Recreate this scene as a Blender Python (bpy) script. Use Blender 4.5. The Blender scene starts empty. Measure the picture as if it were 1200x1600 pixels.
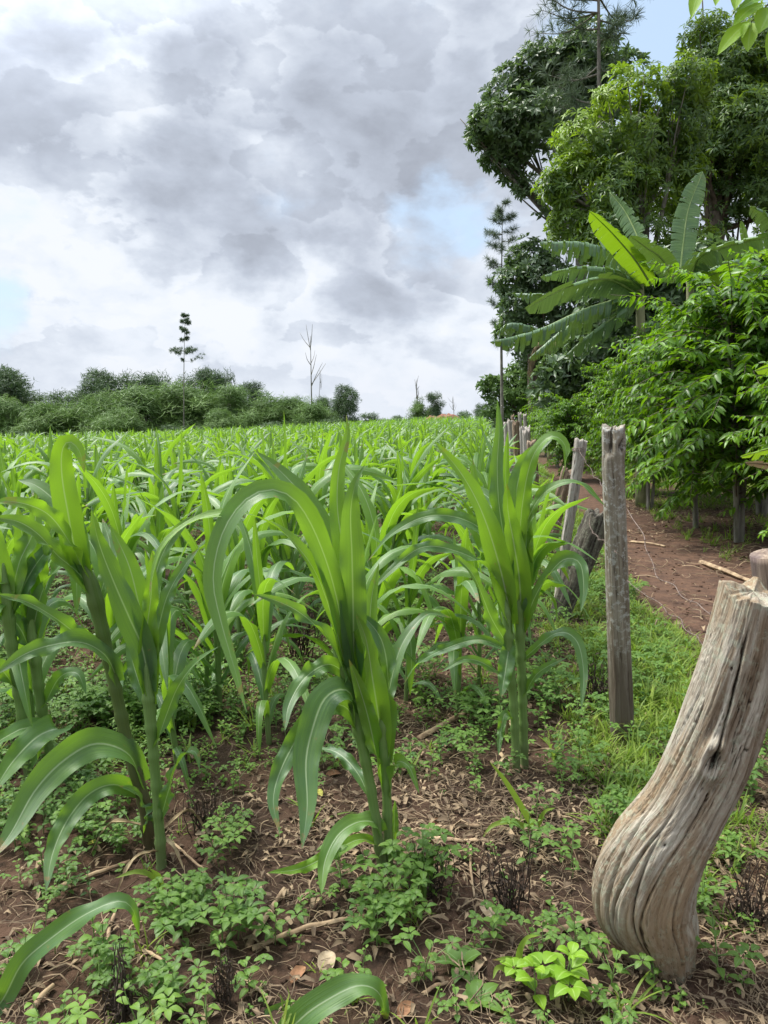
import bpy, math
import numpy as np
from mathutils import Vector

# ------------------------------------------------------------------ camera, sky, sun, exposure
sc = bpy.context.scene
CAM_H = 1.55
PITCH = math.radians(7.2)
FPX = 1150.0                       # focal length in photo pixels (photo 1200 x 1600)
cam_d = bpy.data.cameras.new("camera")
cam = bpy.data.objects.new("camera", cam_d)
sc.collection.objects.link(cam)
cam.location = (0, 0, CAM_H)
cam.rotation_euler = (math.pi / 2 - PITCH, 0, 0)
cam_d.sensor_fit = 'VERTICAL'
cam_d.sensor_height = 36.0
cam_d.lens = 36.0 * FPX / 1600.0
cam_d.clip_start = 0.05
cam_d.clip_end = 3000
sc.camera = cam

SUN_EL = math.radians(62)
SUN_AZ = math.radians(-62)         # measured from +Y towards +X: left of view, a little ahead
sun_dir = Vector((math.sin(SUN_AZ) * math.cos(SUN_EL), math.cos(SUN_AZ) * math.cos(SUN_EL), math.sin(SUN_EL)))
sun_d = bpy.data.lights.new("sun", 'SUN')
sun_d.energy = 2.6
sun_d.angle = math.radians(12)
sun_d.color = (1.0, 0.95, 0.86)
sun = bpy.data.objects.new("sun", sun_d)
sc.collection.objects.link(sun)
sun.rotation_euler = sun_dir.to_track_quat('Z', 'Y').to_euler()

sc.view_settings.view_transform = 'Standard'
sc.view_settings.look = 'None'
sc.view_settings.gamma = 1.0
sc.view_settings.exposure = 1.08
sc.view_settings.use_curve_mapping = False


def px_dir(px, py):
    u = (px - 600) / FPX
    v = (800 - py) / FPX
    c, s = math.cos(PITCH), math.sin(PITCH)
    return np.array([u, c + v * s, -s + v * c])


def at(px, py, d):
    """the point at horizontal depth d (world Y) seen at photo pixel px, py"""
    k = px_dir(px, py)
    return np.array([0, 0, CAM_H]) + k * (d / k[1])


def make_world():
    w = bpy.data.worlds.new("World")
    sc.world = w
    w.use_nodes = True
    nt = w.node_tree
    nt.nodes.clear()
    N, L = nt.nodes.new, nt.links.new
    out = N('ShaderNodeOutputWorld')
    bg = N('ShaderNodeBackground')
    bg.inputs['Strength'].default_value = 0.1
    L(bg.outputs[0], out.inputs[0])
    sky = N('ShaderNodeTexSky')
    sky.sky_type = 'NISHITA'
    sky.sun_disc = False
    sky.sun_elevation = SUN_EL
    sky.sun_rotation = SUN_AZ
    sky.air_density = 1.0
    sky.dust_density = 1.5
    tc = N('ShaderNodeTexCoord')
    D = tc.outputs['Generated']

    def math_(op, a, b=None, c=None, clamp=False):
        n = N('ShaderNodeMath')
        n.operation = op
        n.use_clamp = clamp
        for i, x in enumerate((a, b, c)):
            if x is None:
                continue
            if isinstance(x, (int, float)):
                n.inputs[i].default_value = x
            else:
                L(x, n.inputs[i])
        return n.outputs[0]

    def vmath(op, a, b=None, scale=None):
        n = N('ShaderNodeVectorMath')
        n.operation = op
        for i, x in enumerate((a, b)):
            if x is None:
                continue
            if isinstance(x, (tuple, list)):
                n.inputs[i].default_value = x
            else:
                L(x, n.inputs[i])
        if scale is not None:
            n.inputs['Scale'].default_value = scale
        return n.outputs[0] if op != 'DOT_PRODUCT' else n.outputs['Value']

    def noise(vec, scale, detail, rough, col=False, dist=0.0):
        n = N('ShaderNodeTexNoise')
        n.inputs['Scale'].default_value = scale
        n.inputs['Detail'].default_value = detail
        n.inputs['Roughness'].default_value = rough
        n.inputs['Distortion'].default_value = dist
        L(vec, n.inputs['Vector'])
        return n.outputs['Color' if col else 'Fac']

    # stretch towards the horizon: clouds there are seen edge-on
    sep = N('ShaderNodeSeparateXYZ')
    L(D, sep.inputs[0])
    comb = N('ShaderNodeCombineXYZ')
    L(sep.outputs[0], comb.inputs[0])
    L(sep.outputs[1], comb.inputs[1])
    L(math_('MULTIPLY', sep.outputs[2], 1.7), comb.inputs[2])
    DS = comb.outputs[0]
    # warp
    w1 = vmath('SCALE', vmath('SUBTRACT', noise(DS, 4.5, 6, 0.6, True), (0.5, 0.5, 0.5)), scale=0.17)
    W = vmath('NORMALIZE', vmath('ADD', D, w1))

    def field(blobs, base, vec=W, k=1.25):
        T = math_('ADD', base, 0.0)
        for px, py, r, wt in blobs:
            c = px_dir(px, py)
            c = c / np.linalg.norm(c)
            dot = vmath('DOT_PRODUCT', vec, tuple(float(q) for q in c))
            mr = N('ShaderNodeMapRange')
            mr.interpolation_type = 'SMOOTHSTEP'
            L(dot, mr.inputs[0])
            mr.inputs[1].default_value = math.cos(r / FPX * k)
            mr.inputs[2].default_value = 1.0
            mr.inputs[3].default_value = 0.0
            mr.inputs[4].default_value = wt
            T = math_('ADD', T, mr.outputs[0])
        return T

    # thickness of the cloud: grey where the bellies are, white where thin
    T = field([
        (650, 180, 230, .26), (540, 60, 200, .05), (600, 290, 120, .10), (330, 345, 120, .30), (440, 365, 90, .24), (310, 108, 60, .30),
        (190, 270, 80, .10), (600, 465, 100, .18), (30, 120, 150, .20), (150, 10, 130, .14), (80, 470, 90, .14), (30, 260, 120, .10),
        (250, 560, 80, .08), (640, 505, 70, .03), (740, 230, 70, .10), (520, 390, 60, -.12), (470, 450, 70, -.16), (300, 440, 70, -.12),
        (175, 170, 75, -.26), (100, 370, 110, -.26), (150, 535, 75, -.26), (430, 262, 55, -.22),
        (350, 480, 80, -.22), (740, 430, 100, -.18), (625, 372, 45, -.24), (420, 90, 60, -.10), (600, 590, 110, -.14), (350, 600, 160, -.12), (60, 600, 140, -.06)], 0.40)
    # how much open blue shows
    Bl = field([(695, 345, 80, .58), (750, 335, 60, .25), (0, 500, 60, .6), (960, 50, 110, .6), (1090, 10, 130, .8), (820, 330, 60, .3),
                (1300, -100, 300, .5), (-400, 200, 260, .2)], 0.0)
    WS = vmath('ADD', DS, vmath('SCALE', w1, scale=0.35))
    f1 = noise(WS, 4.2, 8, 0.55)
    f2 = noise(WS, 14.0, 7, 0.58)
    # billows: round puffs with creases between them
    pf = math_('MULTIPLY', math_('ABSOLUTE', math_('SUBTRACT', noise(WS, 11.0, 5, 0.5), 0.5)), 2.0)
    det = math_('ADD', math_('MULTIPLY', math_('SUBTRACT', f1, 0.5), 1.15),
                math_('ADD', math_('MULTIPLY', math_('SUBTRACT', f2, 0.5), 0.55), math_('MULTIPLY', math_('SUBTRACT', pf, 0.22), -0.30)))
    T = math_('ADD', T, det)
    # crisp cumulus heads: sharp white rims round greyer middles
    ph = noise(vmath('ADD', WS, (3.1, 1.7, 0.4)), 6.5, 9, 0.52)

    def step_(v, a, b, lo, hi):
        m_ = N('ShaderNodeMapRange')
        m_.interpolation_type = 'SMOOTHSTEP'
        L(v, m_.inputs[0])
        for q_, x_ in enumerate((a, b, lo, hi)):
            m_.inputs[q_ + 1].default_value = x_
        return m_.outputs[0]
    T = math_('ADD', T, step_(ph, .485, .515, 0.0, -0.15))
    T = math_('ADD', T, step_(ph, .52, .68, 0.0, 0.24))
    # side towards the light of every billow is brighter
    off = (-0.020, 0.0, 0.030)
    g1 = noise(vmath('ADD', WS, off), 4.2, 8, 0.55)
    g2 = noise(vmath('ADD', WS, tuple(q * .4 for q in off)), 14.0, 7, 0.58)
    relief = math_('ADD', math_('SUBTRACT', g1, f1), math_('MULTIPLY', math_('SUBTRACT', g2, f2), 0.6))
    T = math_('ADD', T, math_('MULTIPLY', relief, 0.9))
    ramp = N('ShaderNodeValToRGB')
    L(T, ramp.inputs[0])
    cr = ramp.color_ramp
    stops = [(0.08, (4.85, 5.05, 5.4)), (0.23, (4.45, 4.75, 5.2)), (0.38, (3.7, 4.02, 4.55)), (0.58, (2.95, 3.24, 3.78)),
             (0.82, (2.4, 2.63, 3.08)), (1.02, (2.05, 2.23, 2.62))]
    cr.elements[0].position = stops[0][0]
    cr.elements[1].position = stops[-1][0]
    for p, c in stops[1:-1]:
        cr.elements.new(p)
    for e, (p, c) in zip(cr.elements, stops):
        e.position = p
        e.color = tuple(x / 6.0 for x in c) + (1,)
    cloud = vmath('SCALE', ramp.outputs[0], scale=5.45)
    # the cloud layer is brightest towards the hidden sun
    sd = vmath('DOT_PRODUCT', D, tuple(sun_dir))
    glow = N('ShaderNodeMapRange')
    glow.interpolation_type = 'SMOOTHSTEP'
    L(sd, glow.inputs[0])
    glow.inputs[1].default_value = 0.62
    glow.inputs[2].default_value = 1.0
    glow.inputs[3].default_value = 1.0
    glow.inputs[4].default_value = 5.0
    g = N('ShaderNodeVectorMath')
    g.operation = 'SCALE'
    L(cloud, g.inputs[0])
    L(glow.outputs[0], g.inputs['Scale'])
    # paler towards the horizon
    mask = N('ShaderNodeMapRange')
    mask.interpolation_type = 'SMOOTHSTEP'
    L(math_('SUBTRACT', Bl, math_('MULTIPLY', det, 1.3)), mask.inputs[0])
    mask.inputs[1].default_value = 0.85
    mask.inputs[2].default_value = 0.15
    skyb = vmath('ADD', vmath('SCALE', sky.outputs[0], scale=0.25), (2.35, 3.0, 3.75))
    mix = N('ShaderNodeMix')
    mix.data_type = 'RGBA'
    L(mask.outputs[0], mix.inputs['Factor'])
    L(skyb, mix.inputs[6])
    L(g.outputs[0], mix.inputs[7])
    hz = N('ShaderNodeMapRange')
    hz.interpolation_type = 'SMOOTHSTEP'
    L(sep.outputs[2], hz.inputs[0])
    hz.inputs[1].default_value = 0.13
    hz.inputs[2].default_value = 0.0
    hz.inputs[3].default_value = 0.0
    hz.inputs[4].default_value = 0.4
    mix2 = N('ShaderNodeMix')
    mix2.data_type = 'RGBA'
    L(hz.outputs[0], mix2.inputs['Factor'])
    L(mix.outputs[2], mix2.inputs[6])
    mix2.inputs[7].default_value = (3.55, 3.8, 4.25, 1)
    L(mix2.outputs[2], bg.inputs['Color'])


make_world()

# ------------------------------------------------------------------ numpy helpers
rng = np.random.default_rng(7)


def _hash(ix, iy, iz, seed):
    h = (ix.astype(np.int64) * 374761393 + iy.astype(np.int64) * 668265263 + iz.astype(np.int64) * 2147483647 + seed * 974711) & 0x7fffffff
    h = ((h ^ (h >> 13)) * 1274126177) & 0x7fffffff
    h = h ^ (h >> 16)
    return (h & 0xffff) / 65535.0


def vnoise(P, seed=0):
    P = np.asarray(P, float)
    I = np.floor(P).astype(np.int64)
    F = P - I
    F = F * F * F * (F * (F * 6 - 15) + 10)
    r = 0
    for a in (0, 1):
        wx = F[..., 0] if a else 1 - F[..., 0]
        for b in (0, 1):
            wy = F[..., 1] if b else 1 - F[..., 1]
            for c in (0, 1):
                wz = F[..., 2] if c else 1 - F[..., 2]
                r = r + wx * wy * wz * _hash(I[..., 0] + a, I[..., 1] + b, I[..., 2] + c, seed)
    return r * 2 - 1


def fbm(P, oct=4, seed=0, gain=0.5):
    P = np.asarray(P, float)
    r, a = 0, 1.0
    for o in range(oct):
        r = r + a * vnoise(P * (2.03 ** o) + 17.3 * o, seed + o)
        a *= gain
    return r


def smooth(a, b, x):
    t = np.clip((np.asarray(x, float) - a) / (b - a), 0, 1)
    return t * t * (3 - 2 * t)


def fence_x(y):
    return 0.72 + 0.128 * np.asarray(y, float)


def path_left(y):
    return 1.30 + 0.152 * np.asarray(y, float)


def terrain(x, y):
    x = np.asarray(x, float)
    y = np.asarray(y, float)
    s = smooth(4, 58, y) * (1 - 0.0 * y)
    z = s * (0.056 * np.clip(x, -60, 4) + 0.42)
    P = np.stack([x, y, 0 * x], -1)
    near = np.exp(-np.hypot(x, y) / 22.0)
    z = z + near * (0.035 * vnoise(P * 0.9, 3) + 0.016 * vnoise(P * 3.1, 4))
    # the worn path lies a little lower than its verges
    e = x - path_left(y)
    z = z - 0.05 * smooth(-0.15, 0.25, e) * smooth(1.9, 1.3, e)
    return z


class G:
    """collects arrays of quads, built as ONE mesh object"""

    def __init__(self):
        self.V, self.F, self.U, self.R, self.M, self.W = [], [], [], [], [], []
        self.n = 0

    def add(self, V, F, U=None, r=0.5, mat=0, W=None):
        V = np.asarray(V, float).reshape(-1, 3)
        F = np.asarray(F, np.int64).reshape(-1, 4)
        k = len(V)
        self.V.append(V)
        self.F.append(F + self.n)
        self.U.append(np.zeros((k, 2)) if U is None else np.asarray(U, float).reshape(-1, 2))
        self.R.append(np.broadcast_to(np.asarray(r, float), (k,)).copy())
        self.M.append(np.full(len(F), mat, np.int32) if np.isscalar(mat) else np.asarray(mat, np.int32))
        self.W.append(np.zeros((k, 3)) if W is None else np.asarray(W, float).reshape(-1, 3))
        self.n += k
        return self

    def cat(self):
        return (np.concatenate(self.V), np.concatenate(self.F), np.concatenate(self.U), np.concatenate(self.R),
                np.concatenate(self.M), np.concatenate(self.W))

    def mesh(self, name, mats, smooth_=True):
        V, F, U, R, M, W = self.cat()
        me = bpy.data.meshes.new(name)
        me.vertices.add(len(V))
        me.vertices.foreach_set("co", V.astype(np.float32).ravel())
        me.loops.add(len(F) * 4)
        me.loops.foreach_set("vertex_index", F.astype(np.int32).ravel())
        me.polygons.add(len(F))
        me.polygons.foreach_set("loop_start", np.arange(0, len(F) * 4, 4, dtype=np.int32))
        me.polygons.foreach_set("loop_total", np.full(len(F), 4, np.int32))
        me.polygons.foreach_set("use_smooth", np.full(len(F), smooth_, bool))
        for m in (mats if isinstance(mats, (list, tuple)) else [mats]):
            me.materials.append(m)
        me.polygons.foreach_set("material_index", M)
        me.update(calc_edges=True)
        uv = me.uv_layers.new(name="UVMap")
        uv.data.foreach_set("uv", U[F.ravel()].astype(np.float32).ravel())
        a = me.attributes.new("rnd", 'FLOAT', 'POINT')
        a.data.foreach_set("value", R.astype(np.float32))
        if np.abs(W).sum() > 0:
            a = me.attributes.new("wc", 'FLOAT_VECTOR', 'POINT')
            a.data.foreach_set("vector", W.astype(np.float32).ravel())
        return me

    def build(self, name, mats, parent=None, loc=None, smooth_=True):
        me = self.mesh(name, mats, smooth_)
        if loc is not None:
            me.transform(__import__('mathutils').Matrix.Translation(-Vector(loc)))
        o = bpy.data.objects.new(name, me)
        sc.collection.objects.link(o)
        if parent is not None:
            o.parent = parent
        elif loc is not None:
            o.location = loc
        return o


def tag(o, label=None, cat=None, group=None, kind=None):
    if label:
        o['label'] = label
    if cat:
        o['category'] = cat
    if group:
        o['group'] = group
    if kind:
        o['kind'] = kind
    return o


def empty(name, loc, label, cat, group=None):
    o = bpy.data.objects.new(name, None)
    o.empty_display_size = 0.1
    o.location = [float(q) for q in loc]
    sc.collection.objects.link(o)
    return tag(o, label, cat, group)


def dup(src, kids, loc, rz=0.0, s=1.0, tilt=(0.0, 0.0)):
    c = src.copy()
    sc.collection.objects.link(c)
    c.location = [float(q) for q in loc]
    c.rotation_euler = (tilt[0], tilt[1], rz)
    c.scale = (s, s, s)
    for k in kids:
        d = k.copy()
        sc.collection.objects.link(d)
        d.parent = c
    return c


def gridf(n, m):
    i = np.arange(n - 1)[:, None] * m + np.arange(m - 1)[None, :]
    return np.stack([i, i + 1, i + m + 1, i + m], -1).reshape(-1, 4)


def unit(a):
    a = np.asarray(a, float)
    return a / np.maximum(np.linalg.norm(a, axis=-1, keepdims=True), 1e-9)


def spline(P, n):
    """Catmull-Rom through P, n samples evenly spaced by length"""
    P = np.asarray(P, float)
    if len(P) == 2:
        t = np.linspace(0, 1, n)[:, None]
        return P[0] * (1 - t) + P[1] * t
    Q = np.vstack([2 * P[0] - P[1], P, 2 * P[-1] - P[-2]])
    out = []
    for i in range(1, len(Q) - 2):
        t = np.linspace(0, 1, 16, endpoint=False)[:, None]
        a, b, c, d = Q[i - 1], Q[i], Q[i + 1], Q[i + 2]
        out.append(0.5 * ((2 * b) + (c - a) * t + (2 * a - 5 * b + 4 * c - d) * t ** 2 + (3 * b - a - 3 * c + d) * t ** 3))
    out.append(P[-1:])
    C = np.vstack(out)
    s = np.r_[0, np.cumsum(np.linalg.norm(np.diff(C, axis=0), axis=1))]
    q = np.linspace(0, s[-1], n)
    return np.stack([np.interp(q, s, C[:, k]) for k in range(C.shape[1])], -1)


def tangents(P):
    return unit(np.gradient(P, axis=0))


def tube(P, R, ns=8, cap=True, squash=None):
    """returns V, F, UV, wc (seamless coordinates round and along)"""
    P = np.asarray(P, float)
    n = len(P)
    R = np.broadcast_to(np.asarray(R, float), (n,))
    T = tangents(P)
    ref = np.array([0, 0, 1.0]) if abs(T[0][2]) < 0.9 else np.array([0, 1.0, 0])
    X = unit(np.cross(T, ref))
    for i in range(1, n):
        x = X[i - 1] - T[i] * np.dot(X[i - 1], T[i])
        X[i] = x / max(np.linalg.norm(x), 1e-9)
    Y = np.cross(T, X)
    a = np.linspace(0, 2 * np.pi, ns + 1)
    ca, sa = np.cos(a), np.sin(a)
    V = P[:, None] + R[:, None, None] * (X[:, None] * ca[None, :, None] + Y[:, None] * sa[None, :, None])
    L = np.r_[0, np.cumsum(np.linalg.norm(np.diff(P, axis=0), axis=1))]
    U = np.stack(np.broadcast_arrays(a[None, :] / (2 * np.pi), (L / max(L[-1], 1e-9))[:, None]), -1)
    Wc = np.stack(np.broadcast_arrays(ca[None] * R[:, None], sa[None] * R[:, None], L[:, None]), -1)
    if cap:
        V = np.concatenate([np.repeat(P[:1, None], ns + 1, 1), V, np.repeat(P[-1:, None], ns + 1, 1)])
        U = np.concatenate([U[:1], U, U[-1:]])
        Wc = np.concatenate([Wc[:1] * [0, 0, 1], Wc, Wc[-1:] * [0, 0, 1]])
        n += 2
    return V.reshape(-1, 3), gridf(n, ns + 1), U.reshape(-1, 2), Wc.reshape(-1, 3)


PROF_T = [0, .08, .2, .38, .6, .8, .93, 1]
PROF_W = [.62, .74, .92, 1, .9, .62, .3, .02]
OV_T = [0, .08, .25, .45, .65, .82, .94, 1]
OV_W = [.10, .42, .88, 1, .82, .5, .2, .03]


def blade(P, N, W, nc=5, curl=None, fold=0.0, wave=0.0, wfreq=5.0, ph=0.0, prof=(PROF_T, PROF_W)):
    """leaf ribbon: centre line P, adaxial normals N, max half-width W; nc columns"""
    n = len(P)
    t = np.linspace(0, 1, n)
    T = tangents(P)
    N = unit(N - T * np.sum(N * T, -1, keepdims=True))
    B = np.cross(T, N)
    w = W * np.interp(t, *prof)
    s = np.linspace(-1, 1, nc)
    if curl is None:
        curl = np.full(n, 0.25)
    phi = np.maximum(np.broadcast_to(curl, (n,)), 0.02)[:, None]
    th = s[None] * phi
    Rr = w[:, None] / phi
    x = Rr * np.sin(th)
    z = Rr * (1 - np.cos(th)) + fold * np.abs(s)[None] * w[:, None]
    if wave:
        e = np.abs(s)[None] ** 2 * wave * np.sin(np.pi * np.clip(t * 1.1, 0, 1))[:, None]
        z = z + e * (np.sin(t[:, None] * wfreq * 6.28 + ph + np.where(s[None] > 0, 2.1, 0) + 2.4 * np.sin(t[:, None] * 7 + ph)) * (.55 + .45 * np.sin(t[:, None] * 11 + ph * 2 + np.where(s[None] > 0, 1.3, 0))))
    V = P[:, None] + B[:, None] * x[..., None] + N[:, None] * z[..., None]
    U = np.stack(np.broadcast_arrays((s[None] + 1) / 2, t[:, None]), -1)
    return V.reshape(-1, 3), gridf(n, nc), U.reshape(-1, 2)


def rotz(a):
    c, s = np.cos(a), np.sin(a)
    z, o = np.zeros_like(c), np.ones_like(c)
    return np.stack([np.stack([c, -s, z], -1), np.stack([s, c, z], -1), np.stack([z, z, o], -1)], -2)


def frames(Z, spin):
    """rotation matrices whose local z points along Z"""
    Z = unit(Z)
    ref = np.where(np.abs(Z[:, 2:3]) < 0.95, np.array([[0, 0, 1.0]]), np.array([[1.0, 0, 0]]))
    X = unit(np.cross(ref, Z))
    Y = np.cross(Z, X)
    return np.matmul(np.stack([X, Y, Z], -1), rotz(spin))


def scatter(g, protos, pick, M, L, r, rjit=0.0):
    """merge copies of prototype arrays into g (vectorised)"""
    for k, pr in enumerate(protos):
        idx = np.nonzero(pick == k)[0]
        if not len(idx):
            continue
        V, F, U, R, Mt, W = pr
        VV = np.einsum('nij,vj->nvi', M[idx], V) + L[idx][:, None]
        nv = len(V)
        FF = F[None] + (np.arange(len(idx)) * nv)[:, None, None]
        rr = r[idx][:, None] + (R - 0.5)[None] * rjit if rjit else np.repeat(r[idx][:, None], nv, 1)
        g.add(VV.reshape(-1, 3), FF.reshape(-1, 4), np.tile(U, (len(idx), 1)), rr.ravel(), np.tile(Mt, len(idx)))
    return g


# ------------------------------------------------------------------ materials
def new_mat(name):
    m = bpy.data.materials.new(name)
    m.use_nodes = True
    nt = m.node_tree
    nt.nodes.clear()
    out = nt.nodes.new('ShaderNodeOutputMaterial')
    return m, nt, out


class NT:
    def __init__(self, nt):
        self.nt = nt

    def n(self, t, **kw):
        x = self.nt.nodes.new(t)
        for k, v in kw.items():
            setattr(x, k, v)
        return x

    def set(self, sock, v):
        if hasattr(v, 'node'):
            self.nt.links.new(v, sock)
        elif isinstance(v, (tuple, list)) and len(v) == 3 and sock.type == 'RGBA':
            sock.default_value = tuple(v) + (1,)
        else:
            sock.default_value = v

    def math(self, op, a, b=0.0, clamp=False):
        x = self.n('ShaderNodeMath', operation=op, use_clamp=clamp)
        self.set(x.inputs[0], a)
        self.set(x.inputs[1], b)
        return x.outputs[0]

    def mix(self, f, a, b, mode='MIX'):
        x = self.n('ShaderNodeMix', data_type='RGBA', blend_type=mode)
        self.set(x.inputs[0], f)
        self.set(x.inputs[6], a)
        self.set(x.inputs[7], b)
        return x.outputs[2]

    def noise(self, vec, scale, detail=4, rough=0.55, dist=0.0, col=False):
        x = self.n('ShaderNodeTexNoise')
        if vec is not None:
            self.set(x.inputs['Vector'], vec)
        x.inputs['Scale'].default_value = scale
        x.inputs['Detail'].default_value = detail
        x.inputs['Roughness'].default_value = rough
        x.inputs['Distortion'].default_value = dist
        return x.outputs['Color' if col else 'Fac']

    def rng(self, v, a, b, c=0.0, d=1.0, sm=True):
        x = self.n('ShaderNodeMapRange', interpolation_type='SMOOTHSTEP' if sm else 'LINEAR')
        self.set(x.inputs[0], v)
        for i, q in enumerate((a, b, c, d)):
            x.inputs[i + 1].default_value = q
        return x.outputs[0]

    def scale(self, vec, s):
        x = self.n('ShaderNodeVectorMath', operation='MULTIPLY')
        self.set(x.inputs[0], vec)
        x.inputs[1].default_value = s
        return x.outputs[0]

    def attr(self, name, out='Fac'):
        return self.n('ShaderNodeAttribute', attribute_name=name).outputs[out]

    def bump(self, h, strength, dist, normal=None):
        x = self.n('ShaderNodeBump')
        x.inputs['Strength'].default_value = strength
        x.inputs['Distance'].default_value = dist
        self.set(x.inputs['Height'], h)
        if normal is not None:
            self.set(x.inputs['Normal'], normal)
        return x.outputs[0]


def leaf_mat(name, dark, light, trans, tmix=0.4, rough=0.45, rib=None, ribw=0.05, spec=0.5, veins=0.0, brown=0.0, sheen_under=None, cross=0.0, foot=None, fh=.35):
    """dark..light by the per-leaf random, pale rib along the middle, light passing through"""
    m, nt, out = new_mat(name)
    k = NT(nt)
    r = k.math('ADD', k.attr('rnd'), k.math('MULTIPLY', k.math('SUBTRACT', k.n('ShaderNodeObjectInfo').outputs['Random'], 0.5), 0.22))
    geo = k.n('ShaderNodeNewGeometry')
    tc = k.n('ShaderNodeTexCoord')
    uvn = k.n('ShaderNodeUVMap')
    sep = k.n('ShaderNodeSeparateXYZ')
    k.set(sep.inputs[0], uvn.outputs[0])
    nz = k.noise(tc.outputs['Object'], 7.0, 3)
    f = k.math('ADD', k.math('MULTIPLY', r, 0.85), k.math('MULTIPLY', k.math('SUBTRACT', nz, 0.45), 0.7), True)
    col = k.mix(f, dark, light)
    if veins:
        vv = k.noise(k.scale(uvn.outputs[0], (34.0, 1.2, 1.0)), 1.0, 2, 0.6)
        col = k.mix(k.rng(vv, 0.35, 0.7, 0, veins), col, light)
    if foot is not None:
        col = k.mix(k.rng(k.math('ADD', sep.outputs[1], k.math('MULTIPLY', nz, .3)), .1, fh + .15, .85, 0.0), col, foot)
    if cross:      # parallel side veins and pleats
        cv = k.noise(k.scale(uvn.outputs[0], (1.0, 55.0, 1.0)), 1.0, 3, 0.6)
        col = k.mix(k.rng(cv, 0.45, 0.7, 0, cross), col, k.mix(0.5, light, (0.25, 0.33, 0.20)))
    if sheen_under is not None:
        col = k.mix(k.math('MULTIPLY', geo.outputs['Backfacing'], 0.7), col, sheen_under)
    if brown:
        bn = k.noise(tc.outputs['Object'], 23.0, 4, 0.6)
        tip = k.rng(sep.outputs[1], 0.75, 1.0, 0.0, 0.14)
        bm = k.rng(k.math('ADD', bn, tip), 0.665, 0.74, 0, brown)
        col = k.mix(bm, col, (0.22, 0.13, 0.05))
    if rib is not None:
        d = k.math('ABSOLUTE', k.math('SUBTRACT', sep.outputs[0], 0.5))
        rm = k.rng(d, ribw * 0.35, ribw, 1.0, 0.0)
        rm = k.math('MULTIPLY', rm, k.rng(sep.outputs[1], 0.75, 1.0, 0.85, 0.2))
        col = k.mix(rm, col, rib)
    p = k.n('ShaderNodeBsdfPrincipled')
    k.set(p.inputs['Base Color'], col)
    k.set(p.inputs['Roughness'], k.rng(nz, 0.3, 0.7, rough - 0.06, rough + 0.10))
    p.inputs['Specular IOR Level'].default_value = spec
    if cross:
        k.set(p.inputs['Normal'], k.bump(cv, 0.6, 0.02))
    if veins:
        hv = k.noise(k.scale(uvn.outputs[0], (26.0, 0.8, 1.0)), 1.0, 1, 0.5)
        k.set(p.inputs['Normal'], k.bump(hv, 0.35, 0.004))
    tr = k.n('ShaderNodeBsdfTranslucent')
    k.set(tr.inputs['Color'], k.mix(0.45, k.mix(0.5, col, trans), trans))
    mx = k.n('ShaderNodeMixShader')
    mx.inputs[0].default_value = tmix
    nt.links.new(p.outputs[0], mx.inputs[1])
    nt.links.new(tr.outputs[0], mx.inputs[2])
    nt.links.new(mx.outputs[0], out.inputs[0])
    return m


def plain_mat(name, ca, cb, scale=6.0, rough=0.8, bump=0.3, bdist=0.01, spec=0.3, stretch=(1, 1, 1), use_rnd=False):
    m, nt, out = new_mat(name)
    k = NT(nt)
    tc = k.n('ShaderNodeTexCoord')
    v = k.scale(tc.outputs['Object'], stretch)
    nz = k.noise(v, scale, 6, 0.6)
    f = k.rng(nz, 0.3, 0.7)
    if use_rnd:
        f = k.math('ADD', k.math('MULTIPLY', f, 0.4), k.math('MULTIPLY', k.attr('rnd'), 0.6))
    p = k.n('ShaderNodeBsdfPrincipled')
    k.set(p.inputs['Base Color'], k.mix(f, ca, cb))
    p.inputs['Roughness'].default_value = rough
    p.inputs['Specular IOR Level'].default_value = spec
    if bump:
        k.set(p.inputs['Normal'], k.bump(nz, bump, bdist))
    nt.links.new(p.outputs[0], out.inputs[0])
    return m


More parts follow.
